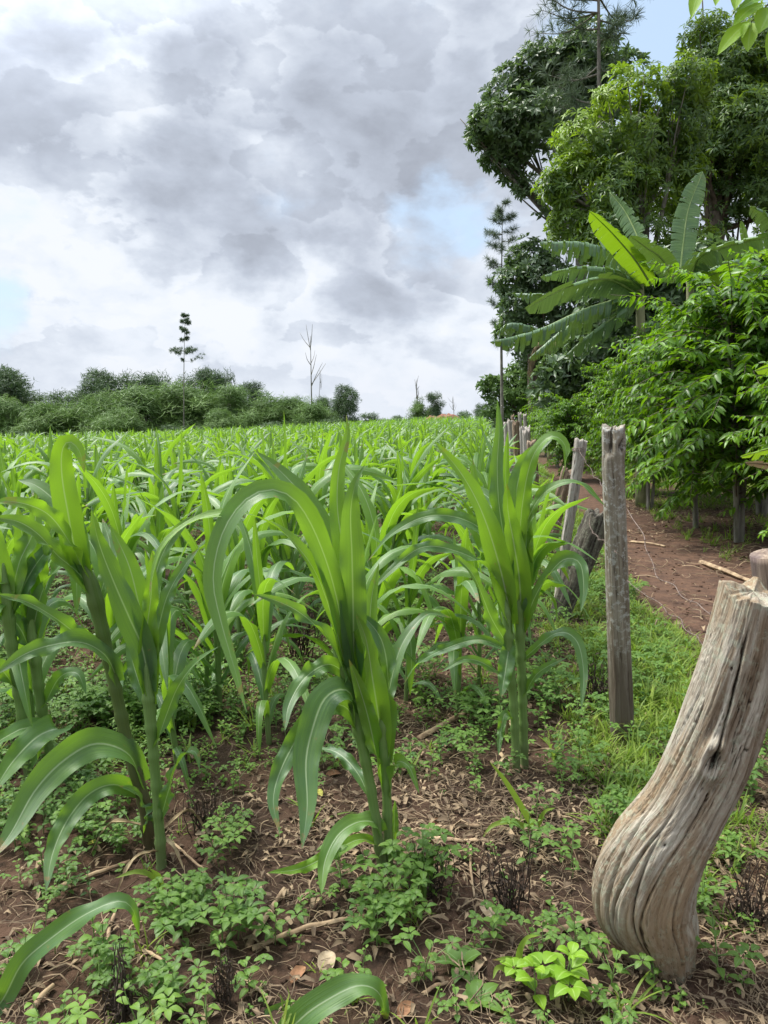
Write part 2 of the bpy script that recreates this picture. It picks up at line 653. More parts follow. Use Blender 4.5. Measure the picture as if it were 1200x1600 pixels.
def wood_mat(name, base, pale, dark, lichen=None, lich_amt=0.0, damp_z=None, stretch=26.0, warm=None):
    """weathered wood: streaks and cracks that run along the stick; 'wc' holds round-and-along coordinates in metres"""
    m, nt, out = new_mat(name)
    k = NT(nt)
    wc = k.attr('wc', 'Vector')
    tc = k.n('ShaderNodeTexCoord')
    fine = k.noise(k.scale(wc, (170, 170, 9)), 1.0, 5, 0.65, 0.6)
    mid = k.noise(k.scale(wc, (stretch * 1.6, stretch * 1.6, 2.2)), 1.0, 5, 0.6, 0.8)
    big = k.noise(k.scale(wc, (9, 9, 1.6)), 1.0, 3, 0.5)
    col = k.mix(k.rng(mid, 0.35, 0.68), base, pale)
    if warm is not None:
        col = k.mix(k.rng(big, 0.42, 0.62, 0, 0.8), col, warm)
    crack = k.rng(fine, 0.30, 0.44, 1.0, 0.0)
    crack2 = k.rng(mid, 0.25, 0.36, 1.0, 0.0)
    col = k.mix(k.math('MULTIPLY', crack, 0.6), col, dark)
    col = k.mix(k.math('MULTIPLY', crack2, 0.75), col, dark)
    # depth of the real grooves: the deeper, the closer to the dark wood colour
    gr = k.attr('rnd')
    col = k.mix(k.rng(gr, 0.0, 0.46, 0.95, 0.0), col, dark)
    if lichen is not None:
        ln = k.noise(tc.outputs['Object'], 38.0, 6, 0.7)
        ln2 = k.noise(tc.outputs['Object'], 5.0, 3, 0.6)
        lm = k.math('MULTIPLY', k.rng(ln, 0.50, 0.60), k.rng(ln2, 0.35, 0.6, 0.25, 1.0))
        lm = k.math('MULTIPLY', lm, lich_amt)
        if damp_z is not None:
            sp = k.n('ShaderNodeSeparateXYZ')
            k.set(sp.inputs[0], tc.outputs['Object'])
            dz_ = k.math('ADD', sp.outputs[2], k.math('MULTIPLY', k.math('SUBTRACT', mid, .5), .5))
            lm = k.math('MULTIPLY', lm, k.rng(dz_, damp_z - 0.08, damp_z + 0.12))
            col = k.mix(k.rng(dz_, damp_z - 0.16, damp_z + 0.14, 0.7, 0.0), col, (0.085, 0.062, 0.045))
        col = k.mix(lm, col, lichen)
    p = k.n('ShaderNodeBsdfPrincipled')
    k.set(p.inputs['Base Color'], col)
    p.inputs['Roughness'].default_value = 0.88
    p.inputs['Specular IOR Level'].default_value = 0.25
    h = k.math('ADD', fine, k.math('MULTIPLY', mid, 1.5))
    k.set(p.inputs['Normal'], k.bump(h, 0.8, 0.006))
    nt.links.new(p.outputs[0], out.inputs[0])
    return m


def ground_mat():
    m, nt, out = new_mat("soil")
    k = NT(nt)
    tc = k.n('ShaderNodeTexCoord')
    O = tc.outputs['Object']
    n1 = k.noise(O, 1.3, 5, 0.6)
    n2 = k.noise(O, 9.0, 8, 0.65, 0.5)
    n3 = k.noise(O, 60.0, 5, 0.7)
    soil = k.mix(k.rng(n1, 0.35, 0.65), (0.048, 0.031, 0.021), (0.092, 0.054, 0.035))
    soil = k.mix(k.rng(n2, 0.45, 0.68, 0, 0.75), soil, (0.040, 0.026, 0.018))
    soil = k.mix(k.rng(n3, 0.55, 0.75, 0, 0.45), soil, (0.17, 0.105, 0.065))
    path = k.attr('rnd')
    pcol = k.mix(k.rng(n2, 0.35, 0.7), (0.125, 0.072, 0.047), (0.070, 0.042, 0.030))
    pcol = k.mix(k.rng(k.noise(k.scale(O, (1, 1, 1)), 5.0, 6, 0.6), 0.52, 0.7, 0, 0.75), pcol, (0.055, 0.033, 0.024))
    col = k.mix(path, soil, pcol)
    gp = k.n('ShaderNodeSeparateXYZ')
    k.set(gp.inputs[0], O)
    far = k.rng(gp.outputs[1], 20.0, 45.0)
    col = k.mix(far, col, k.mix(n1, (0.045, 0.085, 0.022), (0.08, 0.12, 0.035)))
    vor = k.n('ShaderNodeTexVoronoi')
    k.set(vor.inputs['Vector'], O)
    vor.inputs['Scale'].default_value = 28.0
    h = k.math('ADD', k.math('MULTIPLY', n2, 0.9), k.math('ADD', k.math('MULTIPLY', n3, 0.28), k.math('MULTIPLY', vor.outputs['Distance'], 0.25)))
    p = k.n('ShaderNodeBsdfPrincipled')
    k.set(p.inputs['Base Color'], col)
    p.inputs['Roughness'].default_value = 0.95
    p.inputs['Specular IOR Level'].default_value = 0.15
    k.set(p.inputs['Normal'], k.bump(h, 0.9, 0.035))
    nt.links.new(p.outputs[0], out.inputs[0])
    return m


M_LEAF = leaf_mat("maize_blade", (0.046, 0.108, 0.050), (0.165, 0.315, 0.024), (0.36, 0.66, 0.02), 0.36, 0.46,
                  rib=(0.34, 0.44, 0.24), ribw=0.040, spec=0.6, veins=0.30, brown=0.8)
M_STALK = leaf_mat("maize_stem", (0.085, 0.160, 0.040), (0.20, 0.32, 0.09), (0.30, 0.5, 0.05), 0.12, 0.45, spec=0.4, veins=.5, foot=(0.16, 0.20, 0.09))
M_STALKP = leaf_mat("maize_stem_purplish", (0.065, 0.115, 0.030), (0.14, 0.22, 0.05), (0.30, 0.5, 0.05), 0.12, 0.45, spec=0.4, veins=.5, foot=(0.085, 0.050, 0.035), fh=.75)
M_WEED = leaf_mat("weed_leaf", (0.045, 0.105, 0.022), (0.15, 0.26, 0.036), (0.26, 0.50, 0.05), 0.32, 0.55,
                  rib=(0.15, 0.26, 0.08), ribw=0.06, spec=0.35, brown=0.5)
M_GRASS = leaf_mat("grass_blade", (0.075, 0.145, 0.022), (0.25, 0.33, 0.045), (0.32, 0.52, 0.05), 0.35, 0.55, spec=0.3, brown=.75)
M_LIME = leaf_mat("lime_leaf", (0.12, 0.26, 0.02), (0.24, 0.40, 0.03), (0.42, 0.65, 0.03), 0.35, 0.5, rib=(0.3, 0.45, 0.1), ribw=0.07, spec=0.3)
M_COFFEE = leaf_mat("coffee_leaf", (0.018, 0.056, 0.014), (0.155, 0.31, 0.016), (0.30, 0.58, 0.01), 0.32, 0.38,
                    rib=(0.10, 0.20, 0.04), ribw=0.06, spec=0.32)
M_MANGO = leaf_mat("mango_leaf", (0.052, 0.108, 0.034), (0.21, 0.33, 0.025), (0.36, 0.55, 0.02), 0.30, 0.42, spec=0.4)
M_BROAD = leaf_mat("broad_leaf", (0.062, 0.112, 0.048), (0.14, 0.21, 0.085), (0.18, 0.30, 0.06), 0.25, 0.42, spec=0.5)
M_FARPALE = leaf_mat("pale_tree_leaf", (0.070, 0.135, 0.036), (0.155, 0.25, 0.062), (0.20, 0.32, 0.08), 0.25, 0.6, spec=0.3)
M_FARDARK = leaf_mat("dark_tree_leaf", (0.035, 0.070, 0.030), (0.085, 0.14, 0.050), (0.12, 0.2, 0.06), 0.2, 0.6, spec=0.3)
M_NEEDLE = leaf_mat("pine_needle", (0.085, 0.13, 0.08), (0.18, 0.24, 0.14), (0.15, 0.22, 0.08), 0.15, 0.55, spec=0.3)
M_BANANA = leaf_mat("banana_blade", (0.068, 0.130, 0.075), (0.17, 0.30, 0.07), (0.34, 0.55, 0.05), 0.10, 0.42, spec=0.5, veins=0.0, brown=0.3, cross=0.5)
M_BANBACKLIT = leaf_mat("banana_backlit_blade", (0.08, 0.17, 0.03), (0.17, 0.30, 0.02), (0.36, 0.60, 0.01), 0.28, 0.42, spec=0.4, cross=0.4)  # brighter copy of the blade: the backlit look is put into its colour
M_BANDRY = leaf_mat("banana_dry_blade", (0.16, 0.12, 0.07), (0.30, 0.24, 0.15), (0.3, 0.22, 0.12), 0.2, 0.8, spec=0.1)
M_BARK = plain_mat("bark", (0.055, 0.042, 0.032), (0.16, 0.13, 0.10), 9, 0.9, 0.6, 0.02, stretch=(1, 1, .35))
M_BARKGREY = plain_mat("grey_bark", (0.12, 0.11, 0.09), (0.28, 0.26, 0.22), 9, 0.9, 0.5, 0.02, stretch=(1, 1, .35))
M_BANSTEM = plain_mat("banana_stem", (0.10, 0.12, 0.05), (0.30, 0.28, 0.16), 6, 0.7, 0.3, 0.01, stretch=(1, 1, .3))
M_STRAW = plain_mat("straw", (0.050, 0.034, 0.022), (0.38, 0.28, 0.17), 20, 0.85, 0, use_rnd=True)
M_STICK = plain_mat("dry_stick", (0.16, 0.105, 0.062), (0.42, 0.31, 0.19), 14, 0.85, 0.4, 0.003, stretch=(1, 1, 1))
M_DEAD = plain_mat("dead_weed", (0.022, 0.017, 0.013), (0.085, 0.06, 0.042), 30, 0.95, 0.3, 0.004, use_rnd=True)
M_FALLEN = plain_mat("fallen_leaf", (0.13, 0.065, 0.035), (0.34, 0.18, 0.09), 25, 0.8, 0.3, 0.003)
M_DRYLEAF = plain_mat("withered_leaf", (0.16, 0.11, 0.06), (0.42, 0.34, 0.20), 18, 0.85, 0.3, 0.003)
M_WIRE = plain_mat("rusty_wire", (0.09, 0.06, 0.045), (0.22, 0.17, 0.14), 60, 0.6, 0.0)
M_CLAY = plain_mat("red_clay", (0.17, 0.085, 0.055), (0.26, 0.13, 0.085), 2.0, 0.95, 0.5, 0.05)
M_SOIL = ground_mat()

# ------------------------------------------------------------------ the ground: one sheet, fine near the camera, reaching the horizon
def build_ground():
    na = 620
    rad = np.concatenate([[0.02, 0.4, 0.8], np.geomspace(1.1, 14, 300), np.geomspace(14.6, 120, 90), np.geomspace(140, 2500, 16)])
    # denser angular spacing ahead of the camera
    u = np.linspace(-1, 1, na + 1)
    ang = np.pi * (0.30 * u + 0.70 * u ** 5)
    RR, AA = np.meshgrid(rad, ang, indexing='ij')
    X, Y = RR * np.sin(AA), RR * np.cos(AA)
    Z = terrain(X, Y)
    P = np.stack([X, Y, 0 * X], -1)
    near = np.exp(-RR / 9.0)
    pl = path_left(Y) + 0.18 * fbm(P * 1.3, 3, 11)
    e = X - pl
    right = np.where(Y < 12.5, 4.2, 1.35)
    path = smooth(-0.12, 0.15, e) * smooth(right, right - 0.5, e) * smooth(40, 30, Y)
    cl = fbm(P * 9.0, 4, 21, 0.55)
    clods = np.abs(cl) * 0.020 + 0.010 * np.maximum(fbm(P * 24, 3, 25), 0)
    Z = Z + near * clods * (1 - 0.45 * path)
    g = G()
    g.add(np.stack([X, Y, Z], -1), gridf(len(rad), na + 1)[:, ::-1], np.stack([X, Y], -1), path.ravel())
    o = g.build("ground", M_SOIL)
    tag(o, "reddish brown soil of the maize field and footpath", kind='structure')


build_ground()


def gz(x, y):
    return float(terrain(np.array([x]), np.array([y]))[0])


def on_ground(px, py):
    """where the line of sight through a photo pixel meets the ground"""
    k = px_dir(px, py)
    t = CAM_H / -k[2]
    for _ in range(6):
        p = np.array([0, 0, CAM_H]) + k * t
        z = gz(p[0], p[1])
        t = (z - CAM_H) / k[2]
    return np.array([0, 0, CAM_H]) + k * t


# ------------------------------------------------------------------ weathered fence posts
def post(name, label, path, radii, mat, ns=64, nl=120, rough=0.12, groove=0.10, twist=0.6, seed=0, cat="fence post",
         group=None, extra=None, flat=0.0, bury=0.12, top_jag=0.0, fine=0):
    P = np.asarray(path, float)
    base = P[0].copy()
    dirn = unit(P[0] - P[1])
    P = np.vstack([P[0] + dirn * bury, P])
    radii = np.r_[radii[0], radii]
    C = spline(np.c_[P, radii], nl)
    P, R = C[:, :3], C[:, 3]
    T = tangents(P)
    X = unit(np.cross(T, [0, 1.0, 0.0]))
    Y = np.cross(T, X)
    a = np.linspace(0, 2 * np.pi, ns + 1)
    L = np.r_[0, np.cumsum(np.linalg.norm(np.diff(P, axis=0), axis=1))]
    A, LL = np.meshgrid(a, L)
    At = A + twist * LL
    q = np.stack([np.cos(At) * 1.0, np.sin(At) * 1.0, LL * 0.9], -1)
    low = fbm(q * [1.2, 1.2, 1.5] + seed, 3, seed)
    f1, f2, w1, w2 = (6.5, 17.0, .15, .20) if fine else (4.2, 11.0, .32, .20)
    qq = q + .12 * fbm(q * [1.5, 1.5, 3.0], 2, seed + 2)[..., None] if fine else q
    gr = fbm(qq * [f1, f1, 1.3 if fine else 0.9] + seed * 3.1, 3, seed + 5, 0.6)
    gr2 = fbm(qq * [f2, f2, 2.6 if fine else 1.5] + seed * 1.7, 2, seed + 9)
    ridge = -np.clip(w1 - np.abs(gr), 0, 1) / w1            # narrow grooves
    ridge2 = -np.clip(w2 - np.abs(gr2), 0, 1) / w2
    if fine:
        rough_hi = .035 * fbm(qq * [9, 9, 9], 3, seed + 30)
        groove_mask = .35 + .65 * smooth(-.3, .3, fbm(q * [1.6, 1.6, 2.5], 2, seed + 40))
        ridge, ridge2 = ridge * groove_mask, ridge2 * groove_mask
        ridge2 = ridge2 + rough_hi / max(groove, .01)
    depth = groove * ridge + groove * 0.45 * ridge2
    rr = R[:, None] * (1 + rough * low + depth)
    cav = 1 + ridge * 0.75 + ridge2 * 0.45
    if extra is not None:
        dr, dc = extra(A, LL / L[-1])
        rr = rr * (1 + dr)
        cav = cav + dc
    if flat:
        sq = 1 / np.maximum(np.abs(np.cos(A)), np.abs(np.sin(A))) ** flat
        rr = rr * sq
    V = P[:, None] + X[:, None] * (np.cos(A) * rr)[..., None] + Y[:, None] * (np.sin(A) * rr)[..., None]
    if top_jag:
        k = smooth(0.90, 1.0, LL / L[-1])
        V = V + T[:, None] * (k * top_jag * fbm(np.stack([np.cos(A) * 2.2, np.sin(A) * 2.2, 0 * A + seed], -1), 3, seed))[..., None]
    Wc = np.stack([np.cos(At) * R[:, None], np.sin(At) * R[:, None], LL], -1)
    # weathered end grain: rings shrinking to the middle
    tops, wt, cv = [], [], []
    for s in (0.93, 0.7, 0.35, 0.01):
        c = V[-1].mean(0)
        ring = c + (V[-1] - c) * s
        ring = ring + T[-1][None] * (0.15 * R[-1] * fbm(ring * 40, 2, seed) * (1 if s < 0.9 else 0.3))[:, None]
        tops.append(ring)
        wt.append(Wc[-1] * [s, s, 1] + [0, 0, 0.01])
        cv.append(np.full(ns + 1, 0.5 + 0.4 * s))
    V = np.concatenate([V, np.array(tops)])
    Wc = np.concatenate([Wc, np.array(wt)])
    cav = np.concatenate([np.broadcast_to(cav, (nl, ns + 1)), np.array(cv)])
    g = G()
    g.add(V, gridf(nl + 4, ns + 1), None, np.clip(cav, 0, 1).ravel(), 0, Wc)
    o = g.build(name, mat, loc=tuple(base))
    tag(o, label, cat, group)
    return o


M_W_STUMP = wood_mat("stump_wood", (0.20, 0.150, 0.098), (0.46, 0.42, 0.34), (0.032, 0.020, 0.012), (0.40, 0.44, 0.33), 0.45, warm=(0.27, 0.19, 0.11))
M_W_POST = wood_mat("lichen_post_wood", (0.17, 0.14, 0.10), (0.32, 0.29, 0.23), (0.05, 0.04, 0.028), (0.42, 0.42, 0.38), 0.95, damp_z=0.44)
M_W_GREY = wood_mat("grey_post_wood", (0.22, 0.19, 0.16), (0.48, 0.44, 0.39), (0.07, 0.055, 0.045), (0.44, 0.45, 0.40), 0.4)
M_W_DARK = wood_mat("dark_stump_wood", (0.050, 0.042, 0.034), (0.13, 0.115, 0.09), (0.018, 0.014, 0.011), (0.26, 0.27, 0.20), 0.5)
M_W_BROWN = wood_mat("brown_log_wood", (0.13, 0.085, 0.055), (0.30, 0.22, 0.15), (0.035, 0.024, 0.017), (0.38, 0.35, 0.28), 0.35)
M_W_RED = wood_mat("reddish_post_wood", (0.24, 0.18, 0.13), (0.44, 0.35, 0.26), (0.06, 0.04, 0.04), warm=(0.10, 0.07, 0.075))


def stump_extra(A, t):
    # wide ridge and hollow running up the side that faces the camera, a deep crack near the top and a knot
    A = A + np.pi
    dr = 0 * A
    dc = 0 * A

    def groove(a0, wdt, dep, t0, t1):
        d = (A - a0 + np.pi) % (2 * np.pi) - np.pi
        k = np.exp(-(d / wdt) ** 2) * smooth(t0 - .04, t0 + .04, t) * smooth(t1 + .04, t1 - .04, t)
        return k * dep
    w = 0.12 * np.sin(t * 9)
    for a0, wd, dp, t0, t1, c in ((4.62 + w, .32, -.08, .12, .86, .10), (4.3 - .5 * w, .030, -.20, .64, .93, 1.5), (5.25 - w, .05, -.08, .05, .8, .8),
                                  (3.55 + w, .030, -.12, .05, .75, 1.1), (3.05 - w, .04, -.07, .05, .9, .9), (5.05 - w, .14, .06, .08, .85, 0),
                                  (3.85 - w, .024, -.11, .05, .50, 1.2), (4.95, .020, -.09, .15, .75, 1.1), (3.3 + w, .022, -.11, .06, .5, 1.2),
                                  (4.1 + w, .022, -.10, .03, .45, 1.1), (4.4 - w, .020, -.08, .1, .6, 1.0), (5.5 + w, .03, -.08, .1, .9, 1.0), (2.8, .03, -.08, .1, .5, 1.0)):
        gq = groove(a0, wd, dp, t0, t1)
        dr = dr + gq
        if dp < 0:
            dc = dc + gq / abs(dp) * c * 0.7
    # knot where the crack ends
    d = (A - 4.3 + np.pi) % (2 * np.pi) - np.pi
    q = np.hypot(d / .22, (t - .66) / .030)
    dr = dr + 0.13 * np.exp(-(q - 1.2) ** 2 * 3) - 0.24 * np.exp(-q ** 2 * 3)
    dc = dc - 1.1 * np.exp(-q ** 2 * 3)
    # small insect holes
    for a0, t0 in ((4.5, .58), (4.75, .80), (4.2, .44), (5.0, .70), (4.05, .86)):
        q = np.hypot(((A - a0 + np.pi) % (2 * np.pi) - np.pi) / .035, (t - t0) / .005)
        dr = dr - .05 * np.exp(-q ** 2)
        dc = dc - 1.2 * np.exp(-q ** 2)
    return dr, dc


stump_px = [(1035, 1496, 40, 1.95), (1022, 1450, 55, 1.95), (1005, 1398, 66, 1.95), (1026, 1335, 62, 1.93), (1070, 1262, 54, 1.91), (1106, 1190, 54, 1.89),
            (1134, 1110, 54, 1.87), (1156, 1030, 52, 1.85), (1171, 960, 48, 1.835), (1178, 926, 47, 1.83)]
sp, sr = [], []
for px, py, hw, d in stump_px:
    p = at(px, py, d)
    sp.append(p)
    sr.append(hw / FPX * np.linalg.norm(p - np.array([0, 0, CAM_H])) * 0.97)
sp[0][2] = gz(*sp[0][:2]) - 0.0
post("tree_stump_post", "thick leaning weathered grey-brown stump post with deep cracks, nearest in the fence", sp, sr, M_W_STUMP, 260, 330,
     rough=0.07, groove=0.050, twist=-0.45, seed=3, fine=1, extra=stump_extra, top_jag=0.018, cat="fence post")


def px_post(name, label, pts, mat, **kw):
    P, R = [], []
    for px, py, hw, d in pts:
        p = at(px, py, d)
        P.append(p)
        R.append(hw / FPX * np.linalg.norm(p - np.array([0, 0, CAM_H])))
    P[0][2] = gz(*P[0][:2])
    return post(name, label, P, R, mat, **kw)


FG = "wooden posts of the barbed wire fence"
px_post("fence_post", "sawn reddish-brown post top cut by the picture's right edge behind the thick stump",
        [(1262, 1290, 30, 2.35), (1238, 1080, 31, 2.35), (1212, 864, 32, 2.35)], M_W_RED, ns=48, nl=60, rough=.03, groove=.02, twist=0, seed=8, group=FG)


def fork(A, t):
    d = (A - 0.9 + np.pi) % (2 * np.pi) - np.pi
    k = smooth(.91, .95, t) * np.exp(-(d / .38) ** 2)
    q = np.hypot(((A - 2.0 + np.pi) % (2 * np.pi) - np.pi) / .35, (t - .95) / .02)
    kn = np.exp(-q ** 2 * 1.5)
    return -0.7 * k - .25 * kn + .12 * np.exp(-(q - 1.3) ** 2 * 3), -0.5 * k - kn


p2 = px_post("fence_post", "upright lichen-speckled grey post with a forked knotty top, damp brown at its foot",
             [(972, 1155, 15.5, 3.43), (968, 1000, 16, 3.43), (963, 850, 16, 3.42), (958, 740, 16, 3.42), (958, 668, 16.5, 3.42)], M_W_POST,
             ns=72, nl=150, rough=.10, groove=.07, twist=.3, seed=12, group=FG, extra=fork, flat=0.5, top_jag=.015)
p3 = px_post("fence_post", "slim pale grey leaning post wrapped with wire near its top",
             [(872, 955, 7.5, 5.9), (884, 850, 7.5, 5.9), (898, 760, 8, 5.9), (908, 687, 9, 5.9)], M_W_GREY,
             ns=40, nl=70, rough=.08, groove=.07, seed=14, group=FG, flat=.5, top_jag=.02)
px_post("fence_post", "thick blackened leaning stump between the slim pale post and the forked post",
        [(872, 965, 15, 5.6), (893, 915, 17, 5.6), (915, 860, 19, 5.6), (938, 802, 20, 5.6)], M_W_DARK,
        ns=64, nl=70, rough=.14, groove=.10, seed=16, group=FG, top_jag=.04)
px_post("fence_post", "rough brown leaning log post left of the slim pale post",
        [(846, 880, 12, 8.0), (860, 835, 11, 8.0), (874, 785, 10, 8.0), (887, 735, 9, 8.0)], M_W_BROWN,
        ns=48, nl=60, rough=.22, groove=.12, seed=18, group=FG, top_jag=.05)
far_posts = [  # px of foot, d, px of top, py of top, half width px, label
    (834, 10.2, 830, 690, 8, "grey slab post with a split edge just beyond the brown leaning log"),
    (824, 10.6, 822, 672, 7, "tall pale slab post standing behind the maize leaves"),
    (816, 12.0, 815, 668, 4, "narrow pale slab post in the far fence"),
    (806, 13.0, 806, 662, 6, "broad weathered slab post in the far fence"),
    (799, 14.5, 798, 657, 5, "brown slab post in the far fence"),
    (792, 15.5, 792, 660, 6, "wide pinkish grey slab post at the far end of the fence"),
    (801, 17.5, 801, 650, 3, "thin stake between two slab posts in the far fence"),
    (813, 19.0, 812, 646, 3, "thin upright stake rising above the slab posts"),
    (821, 22.0, 820, 648, 3, "farthest thin stake of the fence"),
]
for i, (fx, d, tx, ty, hw, lb) in enumerate(far_posts):
    q = at(fx, 800, d)
    foot = np.array([q[0], d, gz(q[0], d)])
    top = at(tx, ty, d)
    r = hw / FPX * d
    post("fence_post", lb, [foot, (foot + top) / 2 + [0.02, 0, 0], top], [r, r * .95, r * .9], M_W_GREY if i % 3 else M_W_BROWN,
         ns=28, nl=40, rough=.12, groove=.07, seed=30 + i, group=FG, flat=.4, top_jag=.06)


# ------------------------------------------------------------------ barbed wire
def wire(label, pts, barbs=True, rad=0.0016, sag=0.0):
    pts = np.asarray(pts, float)
    n = max(24, int(np.linalg.norm(pts[-1] - pts[0]) * 40))
    P = spline(pts, n)
    P[:, 2] += 0.006 * np.sin(np.linspace(0, 23, n)) + sag * -4 * np.linspace(0, 1, n) * (1 - np.linspace(0, 1, n))
    P[:, 0] += 0.006 * np.cos(np.linspace(0, 31, n))
    root = empty("barbed_wire", P[0], label, "barbed wire", "barbed wires of the fence")
    g = G()
    V, F, U, Wc = tube(P - P[0], rad, 5)
    g.add(V, F, U)
    g.build("strand", M_WIRE, root)
    if barbs:
        g = G()
        T = tangents(P)
        for i in range(4, n - 2, 5):
            c = P[i] - P[0]
            for s in (0, 1):
                dv = unit(np.array(np.cross(T[i], rng.normal(size=3))))
                V, F, U, Wc = tube(np.array([c - dv * .013, c, c + dv * .013]), [.0004, .0015, .0004], 4)
                g.add(V, F, U)
        tag(g.build("barbs", M_WIRE, root), kind='stuff')
    return root


wA = at(975, 792, 3.36)
wB = at(1118, 965, 1.95)
wire("slack rusty barbed wire from the forked post to the thick stump", [wA, at(1002, 830, 3.1), at(1022, 890, 2.75), at(1062, 925, 2.4), wB])
wire("lower slack barbed wire sagging towards the thick stump", [at(975, 905, 3.38), at(1010, 930, 3.0), at(1050, 960, 2.6), at(1092, 1000, 2.1), at(1103, 1015, 1.92)])
wire("barbed wire crossing from the dark stump over the forked post", [at(921, 806, 5.5), at(925, 830, 5.0), at(948, 850, 3.9), at(962, 862, 3.36), at(980, 880, 3.4)])
wire("barbed wire from the slim pale post to the forked post", [at(903, 700, 5.8), at(930, 745, 4.6), at(962, 775, 3.52)], rad=.0014)
for i, (a, b, py0, py1) in enumerate(((5.9, 10.2, 760, 735), (5.9, 10.2, 830, 775))):
    wire(["upper", "lower"][i] + " barbed wire running from the slim pale post to the far slab posts",
         [at(897 - i * 8, py0, 5.95), at(862, (py0 + py1) / 2 + 3, 8.0), at(828, py1, 10.2)], rad=.0014)
# wraps of wire round the slim post's head
wr = empty("wire_wrap", at(905, 702, 5.9), "turns of dark wire bound round the slim pale post's head", "wire")
for j in range(3):
    a = np.linspace(0, 2 * np.pi, 22)
    q = np.stack([np.cos(a) * .052, np.sin(a) * .052, .01 * j - .01 + .006 * np.sin(a + j)], -1)
    V, F, U, Wc = tube(q, .003, 5, False)
    G().add(V, F, U).build("loop", M_WIRE, wr)

# ------------------------------------------------------------------ maize
def maize_stalk(P, R, n=40, ns=10):
    C = spline(np.c_[P, R], n)
    t = np.linspace(0, 1, n)
    L = np.r_[0, np.cumsum(np.linalg.norm(np.diff(C[:, :3], axis=0), axis=1))]
    node = np.exp(-((((L + 0.03) % 0.105) - 0.05) / 0.012) ** 2)
    g = G()
    V, F, U, Wc = tube(C[:, :3], C[:, 3] * (1 + 0.24 * node), ns)
    g.add(V, F, U, 0.5)
    return g


def maize_leaf(g, P, N, W, r, n=16, nc=5, roll=1.1, fold=.18, wave=.010, ph=0.0, wf=4.0):
    t = np.linspace(0, 1, n)
    curl = 0.22 + roll * np.clip(1 - t / .28, 0, 1) ** 1.5
    V, F, U = blade(P, N, W, nc, curl, fold, wave, wf, ph)
    g.add(V, F, U, r)
    return g


def maize_proto(rg, H=0.80, nleaf=10, n=13, nc=5, Ls=1.0):
    """one young maize plant before tasselling: (stalk G, [leaf G])"""
    az0 = rg.uniform(0, 6.28)
    lean = rg.normal(0, .045, 2)
    sp_ = np.array([[0, 0, -.03], [lean[0] * .3, lean[1] * .3, H * .4], [lean[0], lean[1], H * .85]])
    stalk = maize_stalk(sp_, [.0145, .0130, .009], 16 if n > 8 else 6, 8 if n > 8 else 5)
    leaves = []
    for i in range(nleaf):
        f = i / (nleaf - 1)
        h = (0.10 + 0.66 * f) * H
        c = np.array([np.interp(h, [0, H * .4, H * .85], [0, lean[0] * .3, lean[0]]), np.interp(h, [0, H * .4, H * .85], [0, lean[1] * .3, lean[1]]), h])
        az = az0 + math.pi * i + rg.normal(0, .35)
        L = np.interp(f, [0, .35, .75, 1], [.42, .82, .88, .50]) * Ls * rg.uniform(.85, 1.12)
        th0 = math.radians(np.interp(f, [0, .5, .85, 1], [38, 24, 12, 4]) + rg.normal(0, 5))
        bend = math.radians(np.interp(f, [0, .5, .8, 1], [105, 120, 75, 12]) * rg.uniform(.7, 1.25))
        W = np.interp(f, [0, .3, .7, 1], [.017, .034, .041, .025]) * rg.uniform(.9, 1.12)
        t = np.linspace(0, 1, n)
        th = th0 + bend * smooth(0.08, 0.95, t) ** 1.1
        azs = az + rg.normal(0, .25) * t
        d = np.stack([np.sin(th) * np.cos(azs), np.sin(th) * np.sin(azs), np.cos(th)], -1)
        P = c + np.vstack([[0, 0, 0], np.cumsum((d[1:] + d[:-1]) / 2 * L / (n - 1), axis=0)])
        P[:, 2] = np.maximum(P[:, 2], 0.015)
        tw = rg.normal(0, .5) * t
        B = np.stack([-np.sin(azs), np.cos(azs), 0 * azs], -1)
        N = np.cross(B, d)
        N = unit(N * np.cos(tw)[:, None] + B * np.sin(tw)[:, None])
        g = G()
        maize_leaf(g, P, N, W, float(np.clip(.02 + .55 * f + rg.normal(0, .16), 0, 1)), n, nc, 1.2 if n > 8 else .6, .2, .012 if n > 8 else .006, rg.uniform(0, 6))
        leaves.append(g)
    return stalk, leaves


CAMP = np.array([0, 0, CAM_H])


